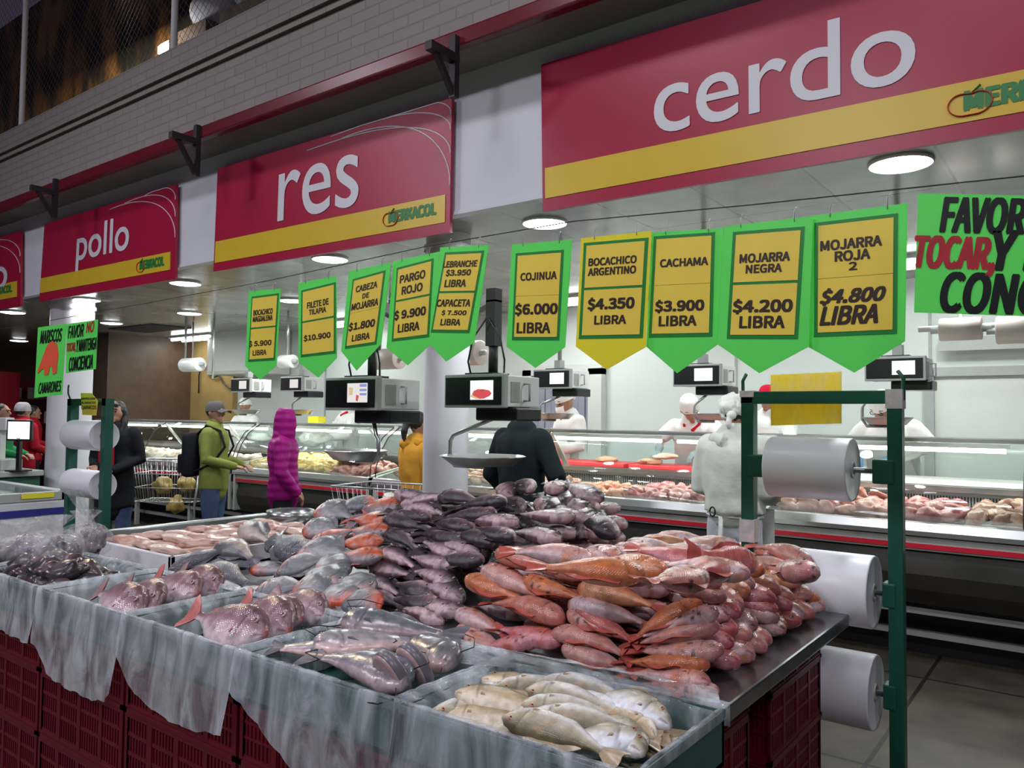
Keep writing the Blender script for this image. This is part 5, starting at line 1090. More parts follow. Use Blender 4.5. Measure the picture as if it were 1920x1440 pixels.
def bag(x, y, z, rx, ry, rz, label, seed, lean=(0, 0)):
    r = empty('plastic_bag', (x, y, z), 0, label, 'bag', 'clear bags of dark fish')
    def fn(u, v):
        a = 2*PI*u; 
        if v < .72:
            q = v/.72; rad = math.sin(PI*(.06+.90*q))**.7; zz = -math.cos(PI*(.06+.90*q))*rz
        else:
            q = (v-.72)/.28; rad = .16+.42*q**1.3; zz = rz*.98+q*rz*.62
        w = 1+.13*noise.noise(Vector((math.cos(a)*2.2, math.sin(a)*2.2, v*4+seed)))+.06*math.sin(a*11+seed)*(.3+v)
        return Vector((rx*rad*w*math.cos(a)+lean[0]*max(0, v-.6), ry*rad*w*math.sin(a)+lean[1]*max(0, v-.6), zz))
    MB().grid(fn, 44, 26).build('bag_film', M['bagfilm'], r)
    MB().tube([(lean[0]*.12+.028*math.cos(2*PI*k/12), lean[1]*.12+.028*math.sin(2*PI*k/12), rz*.99) for k in range(13)], .006, 6).build('knot', M['bagfilm'], r)
    mb = MB(); 
    for k in range(9):
        a = k*2.4; q = random.uniform(.15, .6); mb.ball((rx*q*math.cos(a), ry*q*math.sin(a), random.uniform(-.55, .25)*rz), (rx*.46, ry*.34, rz*.34), k % 2, 12, 8, Euler((a, a*.7, a)).to_matrix())
    o = mb.build('contents', [darkpc.materials[0], dark2.materials[0]], r); o['kind'] = 'stuff'
for px, py, rx, ry, rz, lb, sd, ln in ((35, 1030, .16, .13, .075, 'clear knotted bag of dark fish at the far end of the crate', 1, (-.05, 0)), (95, 1035, .15, .13, .095, 'clear knotted bag of dark fish in the middle of the crate', 2, (.1, 0)), (160, 1015, .13, .11, .085, 'clear bag of brownish fish behind, its neck standing up', 3, (-.12, .05))):
    p = U(px, py, 1.52 if sd < 3 else 1.78); bag(p.x, p.y, p.z, rx, ry, rz, lb, sd, ln)
p = UZ(575, 962, .93); b_ = tag(MB().lathe([(.001, 0), (.09, 0), (.135, .05), (.145, .10), (.15, .10), (.14, .045), (.095, -.004), (.001, -.004)], 36).build('steel_bowl', M['steel']), 'steel bowl at the back corner of the table', 'bowl'); b_.location = (p.x, 3.22, ZT+.06)
# ------------------------------------------------------------------ people
def etube(mb, pts, radii, n=14, cap=True):
    """loft of ellipses: radii (side, depth) with the side kept along X"""
    pts = [Vector(p) for p in pts]; rings = []
    for i, p in enumerate(pts):
        t = (pts[min(i+1, len(pts)-1)]-pts[max(i-1, 0)]).normalized(); r = radii[i]; ra, rb = r if isinstance(r, tuple) else (r, r)
        a = Vector((1, 0, 0)); a = a-t*a.dot(t)
        if a.length < .15: a = Vector((0, 1, 0))-t*t.y
        a.normalize(); b2 = t.cross(a)
        rings.append([mb.bm.verts.new(p+a*ra*math.cos(2*PI*k/n)+b2*rb*math.sin(2*PI*k/n)) for k in range(n)])
    for A, B in zip(rings, rings[1:]):
        for k in range(n): mb.bm.faces.new((A[k], A[(k+1) % n], B[(k+1) % n], B[k]))
    if cap: mb.bm.faces.new(rings[0][::-1]); mb.bm.faces.new(rings[-1])
    for i in (0, len(pts)-1):
        r = radii[i]; ra, rb = r if isinstance(r, tuple) else (r, r); mb.ball(pts[i], (min(ra, rb)*.98,)*3, u=10, v=6)
def remesh(mb, name, m, vox, smooth=3, wr=0, wscale=9, seed=0):
    bmesh.ops.recalc_face_normals(mb.bm, faces=mb.bm.faces)
    me = bpy.data.meshes.new('tmp'); mb.bm.to_mesh(me); mb.bm.free(); o = bpy.data.objects.new('tmp', me); COL.objects.link(o)
    r = o.modifiers.new('r', 'REMESH'); r.mode = 'VOXEL'; r.voxel_size = vox; s = o.modifiers.new('s', 'SMOOTH'); s.factor = .5; s.iterations = smooth
    dg = bpy.context.evaluated_depsgraph_get(); out = bpy.data.meshes.new_from_object(o.evaluated_get(dg)); bpy.data.objects.remove(o); bpy.data.meshes.remove(me)
    out.name = name; out.materials.clear(); out.materials.append(m)
    if wr:
        for v in out.vertices:
            q = Vector((v.co.x*wscale, v.co.y*wscale, v.co.z*wscale*.7+seed)); v.co += v.normal*(wr*noise.noise(q)+wr*.5*noise.noise(q*2.3))
    out.polygons.foreach_set('use_smooth', [True]*len(out.polygons)); out.update(); return out
def cloth(name, col, puff=0):
    if name in M: return M[name]
    m = mat(name, col, .85, var=.08, scale=10, bump=.3, bscale=26, spec=.15)
    if puff:
        nt = m.node_tree; b = nt.nodes['Principled BSDF']; b.inputs['Roughness'].default_value = .5
        tc = nt.nodes.new('ShaderNodeTexCoord'); wv = nt.nodes.new('ShaderNodeTexWave'); wv.bands_direction = 'Z'; wv.inputs['Scale'].default_value = 4.2; wv.inputs['Distortion'].default_value = 2.0; wv.inputs['Detail'].default_value = 3
        nt.links.new(tc.outputs['Object'], wv.inputs['Vector']); bp = nt.nodes.new('ShaderNodeBump'); bp.inputs['Distance'].default_value = .012; bp.inputs['Strength'].default_value = .45
        nt.links.new(wv.outputs['Fac'], bp.inputs['Height']); nt.links.new(bp.outputs[0], b.inputs['Normal'])
    M[name] = m; return m
def person(loc, face, Ht, label, top, legs, arms, lean=0, hp=0, hy=0, hair=None, cat='person', z0=0, sleeve=1.0, hem=.80, bulk=1.0, group=None, shoe=True, extra=None, skin=None, gloves=None, stance=.0, collar=None):
    """arms: for -x and +x side, (elbow, wrist) in body space facing -Y, at 1.72 m"""
    s = Ht/1.72; r = empty('person', (loc[0], loc[1], z0), math.atan2(face[0], -face[1]), label, cat, group)
    R = Matrix.Translation((0, 0, .95)) @ Matrix.Rotation(math.radians(lean), 4, 'X') @ Matrix.Translation((0, 0, -.95))
    Hm = R @ Matrix.Translation((0, 0, 1.50)) @ Matrix.Rotation(math.radians(hy), 4, 'Z') @ Matrix.Rotation(math.radians(hp), 4, 'X') @ Matrix.Translation((0, 0, -1.50))
    T = lambda p: (R @ Vector(p))*s
    Hd = lambda p: (Hm @ Vector(p))*s
    sk = skin or M['skin']
    def torso(mb, inf, lo, hi):
        tab = [(.80, .168, .120), (.88, .172, .122), (.96, .168, .118), (1.06, .152, .108), (1.18, .165, .115), (1.30, .182, .122), (1.38, .176, .112), (1.43, .125, .088), (1.47, .066, .064), (1.53, .054, .060)]
        tab = [t for t in tab if lo-.001 <= t[0] <= hi]; etube(mb, [T((0, .01 if z > 1.1 else .0, z)) if z > .95 else Vector((0, 0, z))*s for z, a, b2 in tab], [((a+inf)*s, (b2+inf)*s) for z, a, b2 in tab], 20)
    def limbs(mb, inf, tend=1.0):
        for sx, (el, wr) in zip((-1, 1), arms):
            sh = T((sx*.178, .01, 1.385)); e, w = Vector(el)*s, Vector(wr)*s; w2 = e.lerp(w, tend) if tend > .05 else e
            if tend >= .5: etube(mb, [sh, sh.lerp(e, .5), e, e.lerp(w2, .5), w2], [(.062+inf)*s, (.052+inf)*s, (.044+inf*1.05)*s, (.039+inf)*s, (.029+inf*.9)*s], 12)
            else: etube(mb, [sh, sh.lerp(e, .45), sh.lerp(e, .85)], [(.062+inf)*s, (.055+inf)*s, (.052+inf)*s], 12)
    def leg(mb, inf, zend=.08):
        for sx in (-1, 1):
            dy = stance*sx; pts = [(sx*.088, 0, .90), (sx*.094, dy*.4, .68), (sx*.10, dy*.8, .48), (sx*.102, .012+dy, .34), (sx*.104, .015+dy, .20), (sx*.105, .015+dy, zend)]
            etube(mb, [Vector(p)*s for p in pts], [(.096+inf*.6)*s, (.080+inf)*s, (.058+inf)*s, (.056+inf)*s, (.044+inf*1.2)*s, (.038+inf*1.3)*s], 12)
    def hand(mb, wr, el, sx, inf=0):
        w = Vector(wr)*s; d = (Vector(wr)-Vector(el)).normalized(); side = d.cross(Vector((0, 0, 1)));
        if side.length < .2: side = Vector((1, 0, 0))
        side.normalize(); nrm = side.cross(d).normalized()
        if nrm.z > 0: nrm = -nrm
        p1 = w+d*.085*s; etube(mb, [w, w.lerp(p1, .5), p1], [(.026*s+inf, .022*s+inf), (.038*s+inf, .020*s+inf), (.038*s+inf, .017*s+inf)], 10)
        for k, (o, L) in enumerate(((-.030, .058), (-.010, .070), (.010, .066), (.030, .050))):
            a = p1+side*o*s; b2 = a+d*L*.55*s+nrm*.012*s; c = b2+d*L*.42*s+nrm*.030*s; mb.tube([a-d*.02*s, a, b2, c], [(.0095*s+inf)]*3+[.008*s+inf], 8)
        a = w+d*.03*s-side*sx*.03*s; mb.tube([a, a-side*sx*.028*s+d*.025*s, a-side*sx*.030*s+d*.055*s+nrm*.015*s], [.012*s+inf, .011*s+inf, .009*s+inf], 8)
    # the body: one continuous surface
    mb = MB(); torso(mb, -.012, .80, 1.55); limbs(mb, -.006); leg(mb, -.008)
    mb.ball(Hd((0, -.002, 1.615)), (.076*s, .094*s, .108*s), u=20, v=14, rot=Hm.to_3x3()); mb.ball(Hd((0, -.030, 1.555)), (.055*s, .062*s, .060*s), u=14, v=10, rot=Hm.to_3x3())
    etube(mb, [T((0, .012, 1.44)), T((0, .01, 1.49)), Hd((0, 0, 1.56))], [.058*s, .054*s, .054*s], 12)
    mb.tube([Hd((0, -.090, 1.625)), Hd((0, -.112, 1.588)), Hd((0, -.092, 1.578))], [.010*s, .017*s, .012*s], 8); mb.ball(Hd((0, -.088, 1.545)), (.024*s, .012*s, .012*s)); mb.ball(Hd((0, -.082, 1.515)), (.026*s, .02*s, .02*s)); mb.ball(Hd((0, -.083, 1.645)), (.05*s, .018*s, .012*s))
    for sx in (-1, 1): mb.ball(Hd((sx*.078, .005, 1.605)), (.012*s, .022*s, .032*s))
    if not gloves:
        for sx, (el, wr) in zip((-1, 1), arms): hand(mb, wr, el, sx)
    for sx in (-1, 1): etube(mb, [Vector((sx*.105, .04+stance*sx, .05))*s, Vector((sx*.108, -.05+stance*sx, .045))*s, Vector((sx*.112, -.14+stance*sx, .03))*s], [(.036*s, .04*s), (.042*s, .034*s), (.04*s, .022*s)], 10)
    KB = link_mesh('body', remesh(mb, 'person_body', sk, .0095, 2), r)
    if gloves:
        for sx, (el, wr) in zip((-1, 1), arms):
            mb = MB(); hand(mb, wr, el, sx, .003); w, e = Vector(wr)*s, Vector(el)*s; etube(mb, [e.lerp(w, .72), w], [.042*s, .033*s], 10); link_mesh('glove', remesh(mb, 'glove', gloves, .0085, 2), r)
    for sx in (-1, 1):
        link_mesh('eye', MB().ball(Hd((sx*.031, -.087, 1.618)), (.012*s, .008*s, .008*s), u=10, v=6).mesh('eye', M['eye']), r)
        link_mesh('eyebrow', MB().tube([Hd((sx*.014, -.097, 1.641)), Hd((sx*.034, -.095, 1.648)), Hd((sx*.052, -.082, 1.641))], .004*s, 6).mesh('eyebrow', M['hair']), r)
    mb = MB(); leg(mb, .016, .07); torso(mb, .0, .80, .97 if hem > .9 else .92); link_mesh('trousers', remesh(mb, 'trousers', legs, .015, 3, .007, 12, Ht), r)
    mb = MB(); inf = .020*bulk; torso(mb, inf+.006, hem if hem > .86 else .80, 1.46); limbs(mb, inf*.8, sleeve)
    if hem < .79: etube(mb, [Vector((0, 0, hem))*s, Vector((0, 0, .82))*s], [((.18+inf)*s, (.128+inf)*s), ((.172+inf)*s, (.122+inf)*s)], 20)
    link_mesh('jacket', remesh(mb, 'jacket', top, .015, 5, .009, 7, Ht*3), r)
    if shoe:
        for sx in (-1, 1):
            mb = MB(); dy = stance*sx; etube(mb, [Vector((sx*.105, .05+dy, .045))*s, Vector((sx*.108, -.05+dy, .05))*s, Vector((sx*.112, -.15+dy, .036))*s], [(.045*s, .045*s), (.048*s, .045*s), (.044*s, .03*s)], 10); link_mesh('shoe', remesh(mb, 'shoe', M['shoe'], .012, 1), r)
    def cap_shell(name, m, z_lo, infl, bump=0, brim=False, back=0):
        mb = MB(); n, k = 24, 10
        def fn(u, v):
            a = 2*PI*u; ph = v*PI*.5; zz = z_lo+(1.725+infl-z_lo)*math.sin(ph); q = math.cos(ph)**.55
            w = 1+bump*noise.noise(Vector((math.cos(a)*3, math.sin(a)*3, v*4+Ht)))
            return Hd(((.080+infl)*q*w*math.sin(a), .006+back*q*max(0, -math.cos(a)+.2)-(.098+infl)*q*w*math.cos(a), zz))
        mb.grid(fn, n, k)
        if brim: mb.grid(lambda u, v: Hd(((u-.5)*.15, -.085-.10*v*math.sin(PI*(.12+.76*u))**.6, z_lo+.028-.02*v-.012*(2*u-1)**2*2)), 10, 4); mb.grid(lambda u, v: Hd(((u-.5)*.15, -.085-.10*v*math.sin(PI*(.12+.76*u))**.6, z_lo+.022-.02*v-.012*(2*u-1)**2*2)), 10, 4)
        link_mesh(name, mb.mesh(name, m), r)
    ctx = dict(r=r, s=s, T=T, Hd=Hd, R=R, Hm=Hm, cap=cap_shell)
    if hair: 
        mb = MB(); mb.ball(Hd((0, .018, 1.635)), (.084*s, .092*s, .100*s), u=18, v=12, rot=Hm.to_3x3())
        if hair == 'long':
            for sx in (-1, 1): etube(mb, [Hd((sx*.065, .0, 1.66)), Hd((sx*.088, .01, 1.58)), T((sx*.085, -.02, 1.48)), T((sx*.075, -.05, 1.40))], [.03*s, .032*s, .034*s, .02*s], 10)
            etube(mb, [Hd((0, .07, 1.66)), Hd((0, .09, 1.56)), T((0, .10, 1.42))], [(.07*s, .04*s), (.075*s, .04*s), (.06*s, .03*s)], 12)
        if hair == 'tail': etube(mb, [Hd((0, .09, 1.66)), Hd((0, .14, 1.62)), Hd((0, .15, 1.52)), Hd((0, .13, 1.42))], [.03*s, .036*s, .034*s, .016*s], 10)
        link_mesh('hair', remesh(mb, 'hair', M['hair'], .012, 1, .006, 30), r)
    if extra: extra(ctx)
    return r
DN = [((-.24, .03, 1.10), (-.25, -.08, .86)), ((.24, .03, 1.10), (.25, -.08, .86))]          # hanging
FW = [((-.25, .0, 1.12), (-.13, -.26, 1.05)), ((.25, .0, 1.12), (.13, -.26, 1.05))]          # forearms forward
WK = [((-.26, -.12, 1.15), (-.12, -.34, 1.13)), ((.26, -.12, 1.15), (.12, -.34, 1.13))]      # working at the board
CW_, JN, BK = M['cloth_white'], cloth('blue_jeans', (.055, .085, .17)), cloth('black_cloth', (.012, .013, .016))
def hoodup(m):
    def f(c):
        mb = MB(); s = c['s']
        def fn(u, v):
            a = PI*(-.80+1.60*u)  # open at the face
            ph = v*PI*.5; q = math.cos(ph)**.42*(.86+.14*math.sin(ph*1.6)); zz = 1.44+(1.76-1.44)*math.sin(ph); w = 1+.04*noise.noise(Vector((u*9, v*5, 2)))
            rad = (.128*w, .140*w); return c['Hd']((rad[0]*q*math.sin(a), .016+rad[1]*q*math.cos(a)-.03*(1-v), zz))
        mb.grid(fn, 32, 14); mb.grid(lambda u, v: fn(u, v)*.985+Vector((0, 0, .012)), 32, 14); link_mesh('hood', mb.mesh('hood', m), c['r'])
        mb = MB(); etube(mb, [c['T']((0, .02, 1.40)), c['T']((0, .02, 1.50))], [(.125*s, .115*s), (.105*s, .105*s)], 16); link_mesh('collar', remesh(mb, 'collar', m, .014, 2, .006, 20), c['r'])
    return f
def hooddown(m):
    def f(c):
        mb = MB(); s = c['s']; etube(mb, [c['T'](p) for p in ((-.11, -.03, 1.44), (-.10, .07, 1.45), (0, .125, 1.43), (.10, .07, 1.45), (.11, -.03, 1.44))], [.04*s, .05*s, .06*s, .05*s, .04*s], 10); link_mesh('hood', remesh(mb, 'hood', m, .014, 2, .012, 22), c['r'])
    return f
def backpack(c):
    s = c['s']; mb = MB(); mb.box(-.165*s, .165*s, .14*s, .30*s, .93*s, 1.40*s, bev=.05*s); o = mb.build('backpack', BK, c['r'])
    for v in o.data.vertices: v.co += v.co.normalized()*.010*noise.noise(v.co*9)
    for f in o.data.polygons: f.use_smooth = True
    mb = MB(); mb.box(-.13*s, .13*s, .295*s, .345*s, .97*s, 1.17*s, bev=.022*s); mb.build('backpack_pocket', BK, o)
    for sx in (-1, 1):
        mb = MB(); pts = [c['T']((sx*.10, .15, 1.38)), c['T']((sx*.11, .05, 1.475)), c['T']((sx*.12, -.10, 1.42)), c['T']((sx*.13, -.155, 1.25)), c['T']((sx*.185, -.05, 1.08)), c['T']((sx*.15, .15, .99))]; mb.tube(pts, .022*s, 8, flat=.5); mb.build('backpack_strap', BK, o)
def apron(c, back=False):
    s = c['s']; mb = MB(); T = c['T']
    if not back:
        mb.grid(lambda u, v: T(((u-.5)*(.30+.14*v), -.155-.03*math.cos((u-.5)*PI), 1.34-.5*v)) if 1.34-.5*v > .95 else Vector(((u-.5)*(.30+.14*v), -.155-.03*math.cos((u-.5)*PI), 1.34-.5*v))*s, 10, 12); mb.build('apron', CW_, c['r'])
def mask(c):
    mb = MB(); Hd = c['Hd']; mb.grid(lambda u, v: Hd((.072*math.sin((u-.5)*2.6), -.045-.075*math.cos((u-.5)*2.6)-.015*math.sin(PI*v), 1.59-.085*v)), 12, 6); mb.build('face_mask', M['white'], c['r'])
def scarfred(c):
    s = c['s']; mb = MB(); etube(mb, [c['T'](p) for p in ((-.075, .03, 1.47), (-.05, -.07, 1.455), (.02, -.105, 1.42), (.07, -.05, 1.46), (.07, .04, 1.48), (0, .085, 1.49))], [.024*s]*6, 8); link_mesh('neckerchief', remesh(mb, 'neckerchief', cloth('red_kerchief', (.5, .012, .03)), .011, 1), c['r'])
olive = cloth('olive_knit', (.20, .235, .055))
def ex1(c): backpack(c); c['cap']('cap', cloth('cap_grey', (.09, .08, .085)), 1.625, .010, brim=True); mb = MB(); etube(mb, [c['T']((0, .01, 1.45)), c['T']((0, .0, 1.50))], [.085*c['s'], .078*c['s']], 14); link_mesh('collar', remesh(mb, 'collar', olive, .012, 1), c['r'])
person((-7.45, 4.75), (.8, .6), 1.69, 'person in an olive jacket and grey cap, black backpack, jeans, facing the case', olive, JN, FW, hair='short', extra=ex1, hy=-20)
mag = cloth('magenta_puffer', (.26, .006, .15), 1)
person((-6.42, 4.85), (.62, .78), 1.60, 'person in a magenta padded jacket with the hood up, dark trousers', mag, BK, [((-.25, .02, 1.10), (-.20, -.14, .88)), ((.25, .02, 1.10), (.20, -.14, .88))], hair='short', extra=hoodup(mag), bulk=1.7, hp=6)
yel = cloth('mustard_jacket', (.52, .25, .03))
person((-4.72, 4.95), (.3, .95), 1.60, 'person in a mustard jacket, dark hair, half hidden by the column', yel, BK, FW, hair='tail', extra=hooddown(yel), bulk=1.3, hp=12)
dk = cloth('dark_teal_coat', (.010, .017, .020))
person((-3.64, 5.0), (.05, 1), 1.74, 'person in a dark coat with their back turned, beside the column', dk, BK, [((-.34, .02, 1.12), (-.26, -.14, .98)), ((.31, .0, 1.10), (.24, -.16, .92))], hair='short', bulk=1.9, hem=.70)
cg = M['cloth_grey']
def ex5(c):
    hooddown(cg)(c); s = c['s']; mb = MB(); mb.ball(c['Hd']((0, .015, 1.655)), (.112*s, .122*s, .098*s), u=24, v=16); link_mesh('hair_net', remesh(mb, 'hair_net', M['cloth_white'], .011, 1, .020, 26), c['r'])
    mb = MB(); mb.ball(c['Hd']((-.03, .115, 1.585)), (.035*s, .03*s, .03*s)); mb.ball(c['Hd']((-.02, .125, 1.53)), (.022*s, .02*s, .04*s)); link_mesh('hair_net_knot', remesh(mb, 'knot', M['cloth_white'], .009, 1), c['r'])
    mb = MB(); mb.tube([Vector((.185*s*math.cos(a), .140*s*math.sin(a), .94*s)) for a in [2*PI*k/20 for k in range(21)]], .012*s, 6); mb.tube([Vector((.02, .148, .94))*s, Vector((.025, .150, .66))*s], .016*s, 6, flat=.4); mb.build('apron_strings', M['cloth_white'], c['r'])
    mb = MB(); mb.grid(lambda u, v: Vector(((u-.5)*(.40), -.17-.03*math.cos((u-.5)*PI), .98-.55*v))*s, 8, 8); mb.build('apron', M['cloth_white'], c['r'])
    mb = MB(); mb.tube([Vector((.06+.02*math.cos(2*PI*k/12), .185, .97+.03*math.sin(2*PI*k/12)))*s for k in range(13)], .006, 6); mb.build('buckle', M['black'], c['r'])
person((-1.97, 5.12), (.12, 1), 1.72, 'worker in a pale hooded sweater and hair net, back turned, behind the rack', cg, cloth('pale_trousers', (.48, .50, .56)), FW, hair='short', extra=ex5, bulk=2.2, hem=.95, hp=10)
redtop = cloth('red_top', (.42, .012, .03))
def ex6(c):
    s = c['s']; mb = MB(); mb.grid(lambda u, v: c['T'](((u-.5)*.17, -.165-.02*math.cos((u-.5)*2), 1.42-.60*v)) if 1.42-.6*v > .95 else Vector(((u-.5)*.17, -.165-.02*math.cos((u-.5)*2), 1.42-.6*v))*s, 8, 14); mb.build('top_front', redtop, c['r'])
    mb = MB()
    for k in range(5): mb.grid(lambda u, v, k=k: c['T']((.0+(k-2)*.016+(u)*.010, -.19, 1.44-.70*v)) if 1.44-.7*v > .95 else Vector(((k-2)*.016+u*.010, -.19, 1.44-.7*v))*s, 1, 14, k % 2)
    mb.build('striped_scarf', [cloth('scarf_grey', (.30, .28, .28)), BK], c['r'])
    mb = MB()
    for sx in (-1, 1): mb.ball(c['Hd']((sx*.035, -.085, 1.685)), (.03*s, .012*s, .02*s))
    mb.tube([c['Hd']((-.07, -.06, 1.69)), c['Hd']((0, -.1, 1.692)), c['Hd']((.07, -.06, 1.69))], .005*s, 6); mb.build('sunglasses', M['black'], c['r'])
person((-8.12, 4.05), (.55, -.83), 1.68, 'person in black jacket, striped scarf and sunglasses on dark hair, by the small rack', BK, JN, [((-.25, .04, 1.12), (-.10, -.22, 1.06)), ((.25, .04, 1.12), (.10, -.22, 1.02))], hair='long', extra=ex6, hem=.62, bulk=1.2)
# --- butchers on a raised duckboard behind the cases
PZ = .18
o = MB().box(-13, 3, 6.86, 7.8, 0, PZ).build('floor_platform', M['grey']); o['kind'] = 'structure'
blu = mat('blue_glove', (.10, .30, .62), .4); gry = mat('grey_glove', (.25, .32, .34), .6)
def bex(*fs): 
    def f(c): [g(c) for g in fs]
    return f
def headcloth(c): c['cap']('head_cloth', CW_, 1.625, .012, bump=.06); mb = MB(); s = c['s']; mb.ball(c['Hd']((.02, .11, 1.62)), (.025*s, .02*s, .03*s)); mb.build('cloth_knot', CW_, c['r'])
def redcap(c): c['cap']('cap', cloth('cap_red', (.50, .008, .04)), 1.63, .014, brim=True)
def glasses(c):
    mb = MB(); s = c['s']
    for sx in (-1, 1): mb.tube([c['Hd']((sx*.033+.02*math.cos(2*PI*k/12), -.098, 1.618+.016*math.sin(2*PI*k/12))) for k in range(13)], .003, 5)
    mb.build('glasses', M['black'], c['r'])
person((-4.48, 7.08), (-.45, -.9), 1.68, 'butcher in white with head cloth, lowered face mask, red neckerchief and blue gloves', CW_, CW_, [((-.27, -.10, 1.12), (-.10, -.40, 1.10)), ((.27, -.08, 1.12), (.15, -.40, 1.09))], lean=8, hp=14, extra=bex(headcloth, mask, scarfred, apron), z0=PZ, gloves=blu, bulk=1.3)
person((-3.12, 7.2), (.18, -1), 1.74, 'butcher in white leaning over the red board, head bowed, white cap', CW_, CW_, [((-.27, -.34, 1.20), (-.27, -.46, 1.08)), ((.30, -.36, 1.22), (.12, -.52, 1.09))], lean=36, hp=6, hy=20, extra=bex(headcloth, scarfred, apron), z0=PZ, gloves=gry, bulk=1.2, sleeve=.05)
person((-2.44, 7.2), (-.1, -1), 1.70, 'butcher in a red cap and white hooded coat, behind the green rack', CW_, CW_, WK, hp=5, extra=bex(redcap, hooddown(CW_), apron), z0=PZ, bulk=1.3)
person((-1.36, 7.22), (-.12, -1), 1.74, 'butcher in white with glasses bending behind the hanging pan', CW_, CW_, [((-.32, -.20, 1.20), (-.18, -.46, 1.10)), ((.32, -.20, 1.20), (.12, -.50, 1.10))], lean=33, hp=8, hy=-12, extra=bex(headcloth, glasses, apron), z0=PZ, gloves=blu, bulk=1.2)
person((.06, 7.2), (-.2, -1), 1.72, 'butcher with bare forearm raised, cut off by the photo edge', CW_, CW_, [((-.40, -.12, 1.22), (-.14, -.30, 1.28)), ((.27, -.08, 1.10), (.12, -.38, 1.05))], hp=5, extra=bex(headcloth, apron), z0=PZ, sleeve=.05)
p = U(640, 800, 7.05)
person((p.x, 7.16), (-.3, -1), 1.70, 'butcher in white with red collar, head hidden behind the left large scale', CW_, CW_, WK, hp=5, extra=bex(headcloth, scarfred, apron), z0=PZ-.02, bulk=1.3)
p = U(447, 800, 7.05)
person((p.x, 7.16), (.2, -1), 1.62, 'worker in white just visible beyond the cap of the person with the backpack', CW_, CW_, WK, hp=5, extra=bex(headcloth, apron), z0=PZ)
# --- the dark shop at the far left
fr_ = cloth('red_uniform', (.33, .008, .02)); grn = cloth('green_shirt', (.02, .20, .07))
p = U(42, 800, 4.6); person((p.x, 4.6), (-.3, 1), 1.68, 'person in a dark red uniform and pale cap seen from behind, far shop', fr_, BK, FW, hair='short', extra=lambda c: c['cap']('cap', M['sack'], 1.61, .014, bump=.08), bulk=1.5)
p = U(2, 810, 4.2); person((p.x, 4.2), (.6, .6), 1.66, 'person in a green shirt cut off by the photo edge, far shop', grn, BK, FW, hair='short')
p = U(62, 800, 5.6); person((p.x, 5.6), (.2, 1), 1.66, 'second person in a red uniform, deeper in the far shop', fr_, BK, FW, hair='short')

# ------------------------------------------------------------------ other things
# chest freezer at the far left
fz = empty('chest_freezer', (-8.2, 2.58, 0), 0, 'white chest freezer with a dark blue stripe and glass lid', 'freezer')
MB().box(-.8, .8, -1.0, .72, .04, .80, bev=.02).build('body', mat('freezer_white', (.62, .62, .66), .35, var=.03), fz); MB().box(-.81, .81, -1.01, .73, .67, .73).build('blue_stripe', mat('stripe_blue', (.02, .025, .22), .4), fz)
MB().box(-.81, .81, -1.01, -.92, .80, .87).box(-.81, .81, .64, .73, .80, .87).box(.72, .81, -1.01, .73, .80, .87).box(-.81, -.72, -1.01, .73, .80, .87).build('rim', M['grey'], fz)
MB().box(-.74, .74, -.95, .66, .855, .862).build('glass_lid', M['glass'], fz); MB().box(-.7, .7, -.9, .6, .70, .705).build('inside_floor', M['sack'], fz)
for i, (x, y) in enumerate(((.45, .4), (.1, .2), (.5, -.2), (.2, -.5), (-.2, .45))):
    o = bpy.data.objects.new('frozen_pack', LM['pale' if i % 2 else 'pink'][i % 5]); COL.objects.link(o); o.location = (-8.2+x, 2.58+y, .76); o.scale = (2.2, 1.8, 1); tag(o, f"frozen pack under the freezer glass, {ordn(i)} from the small rack", 'pack', 'packs in the freezer')
o = MB().box(-.13, .13, -.004, .004, -.02, .02).build('yellow_sticker', M['tyellow']); o.location = (-7.384, 3.02, .845); o.rotation_euler = (0, 0, PI/2); o.parent = fz; o.matrix_parent_inverse = Matrix.Translation((8.2, -2.58, 0))
# till with scale and screen beside the white pillar
tl = empty('till_desk', (-9.9, 3.62, 0), 0, 'grey till desk with green front, beside the far white column', 'desk')
MB().box(-.55, .45, -.25, .3, .86, .92, bev=.008).build('desk_top', M['grey'], tl); MB().box(-.5, .4, -.22, .28, 0, .86).build('desk_body', mat('desk_green', (.02, .10, .06), .5), tl)
ts = empty('till_scale', (-9.85, 3.6, .92), .4, 'grey pole scale with a small lit screen on the till desk', 'scale')
MB().box(-.2, .2, -.14, .14, 0, .12, bev=.01).build('base', M['grey'], ts); MB().box(-.05, .05, -.02, .05, .12, .48).build('column_pole', M['offwhite'], ts); MB().box(-.15, .15, -.06, .06, .44, .58, bev=.01).build('head', M['offwhite'], ts)
tm = empty('till_monitor', (-9.45, 3.66, .92), .5, 'small black monitor with a white screen on the till desk', 'monitor'); MB().box(-.02, .02, -.02, .02, 0, .36).box(-.1, .1, -.08, .08, 0, .015).build('stand', M['black'], tm); MB().box(-.15, .15, -.015, .02, .33, .56, bev=.006).build('housing', M['black'], tm); MB().box(-.13, .13, -.02, -.014, .35, .54).build('screen', sw, tm)
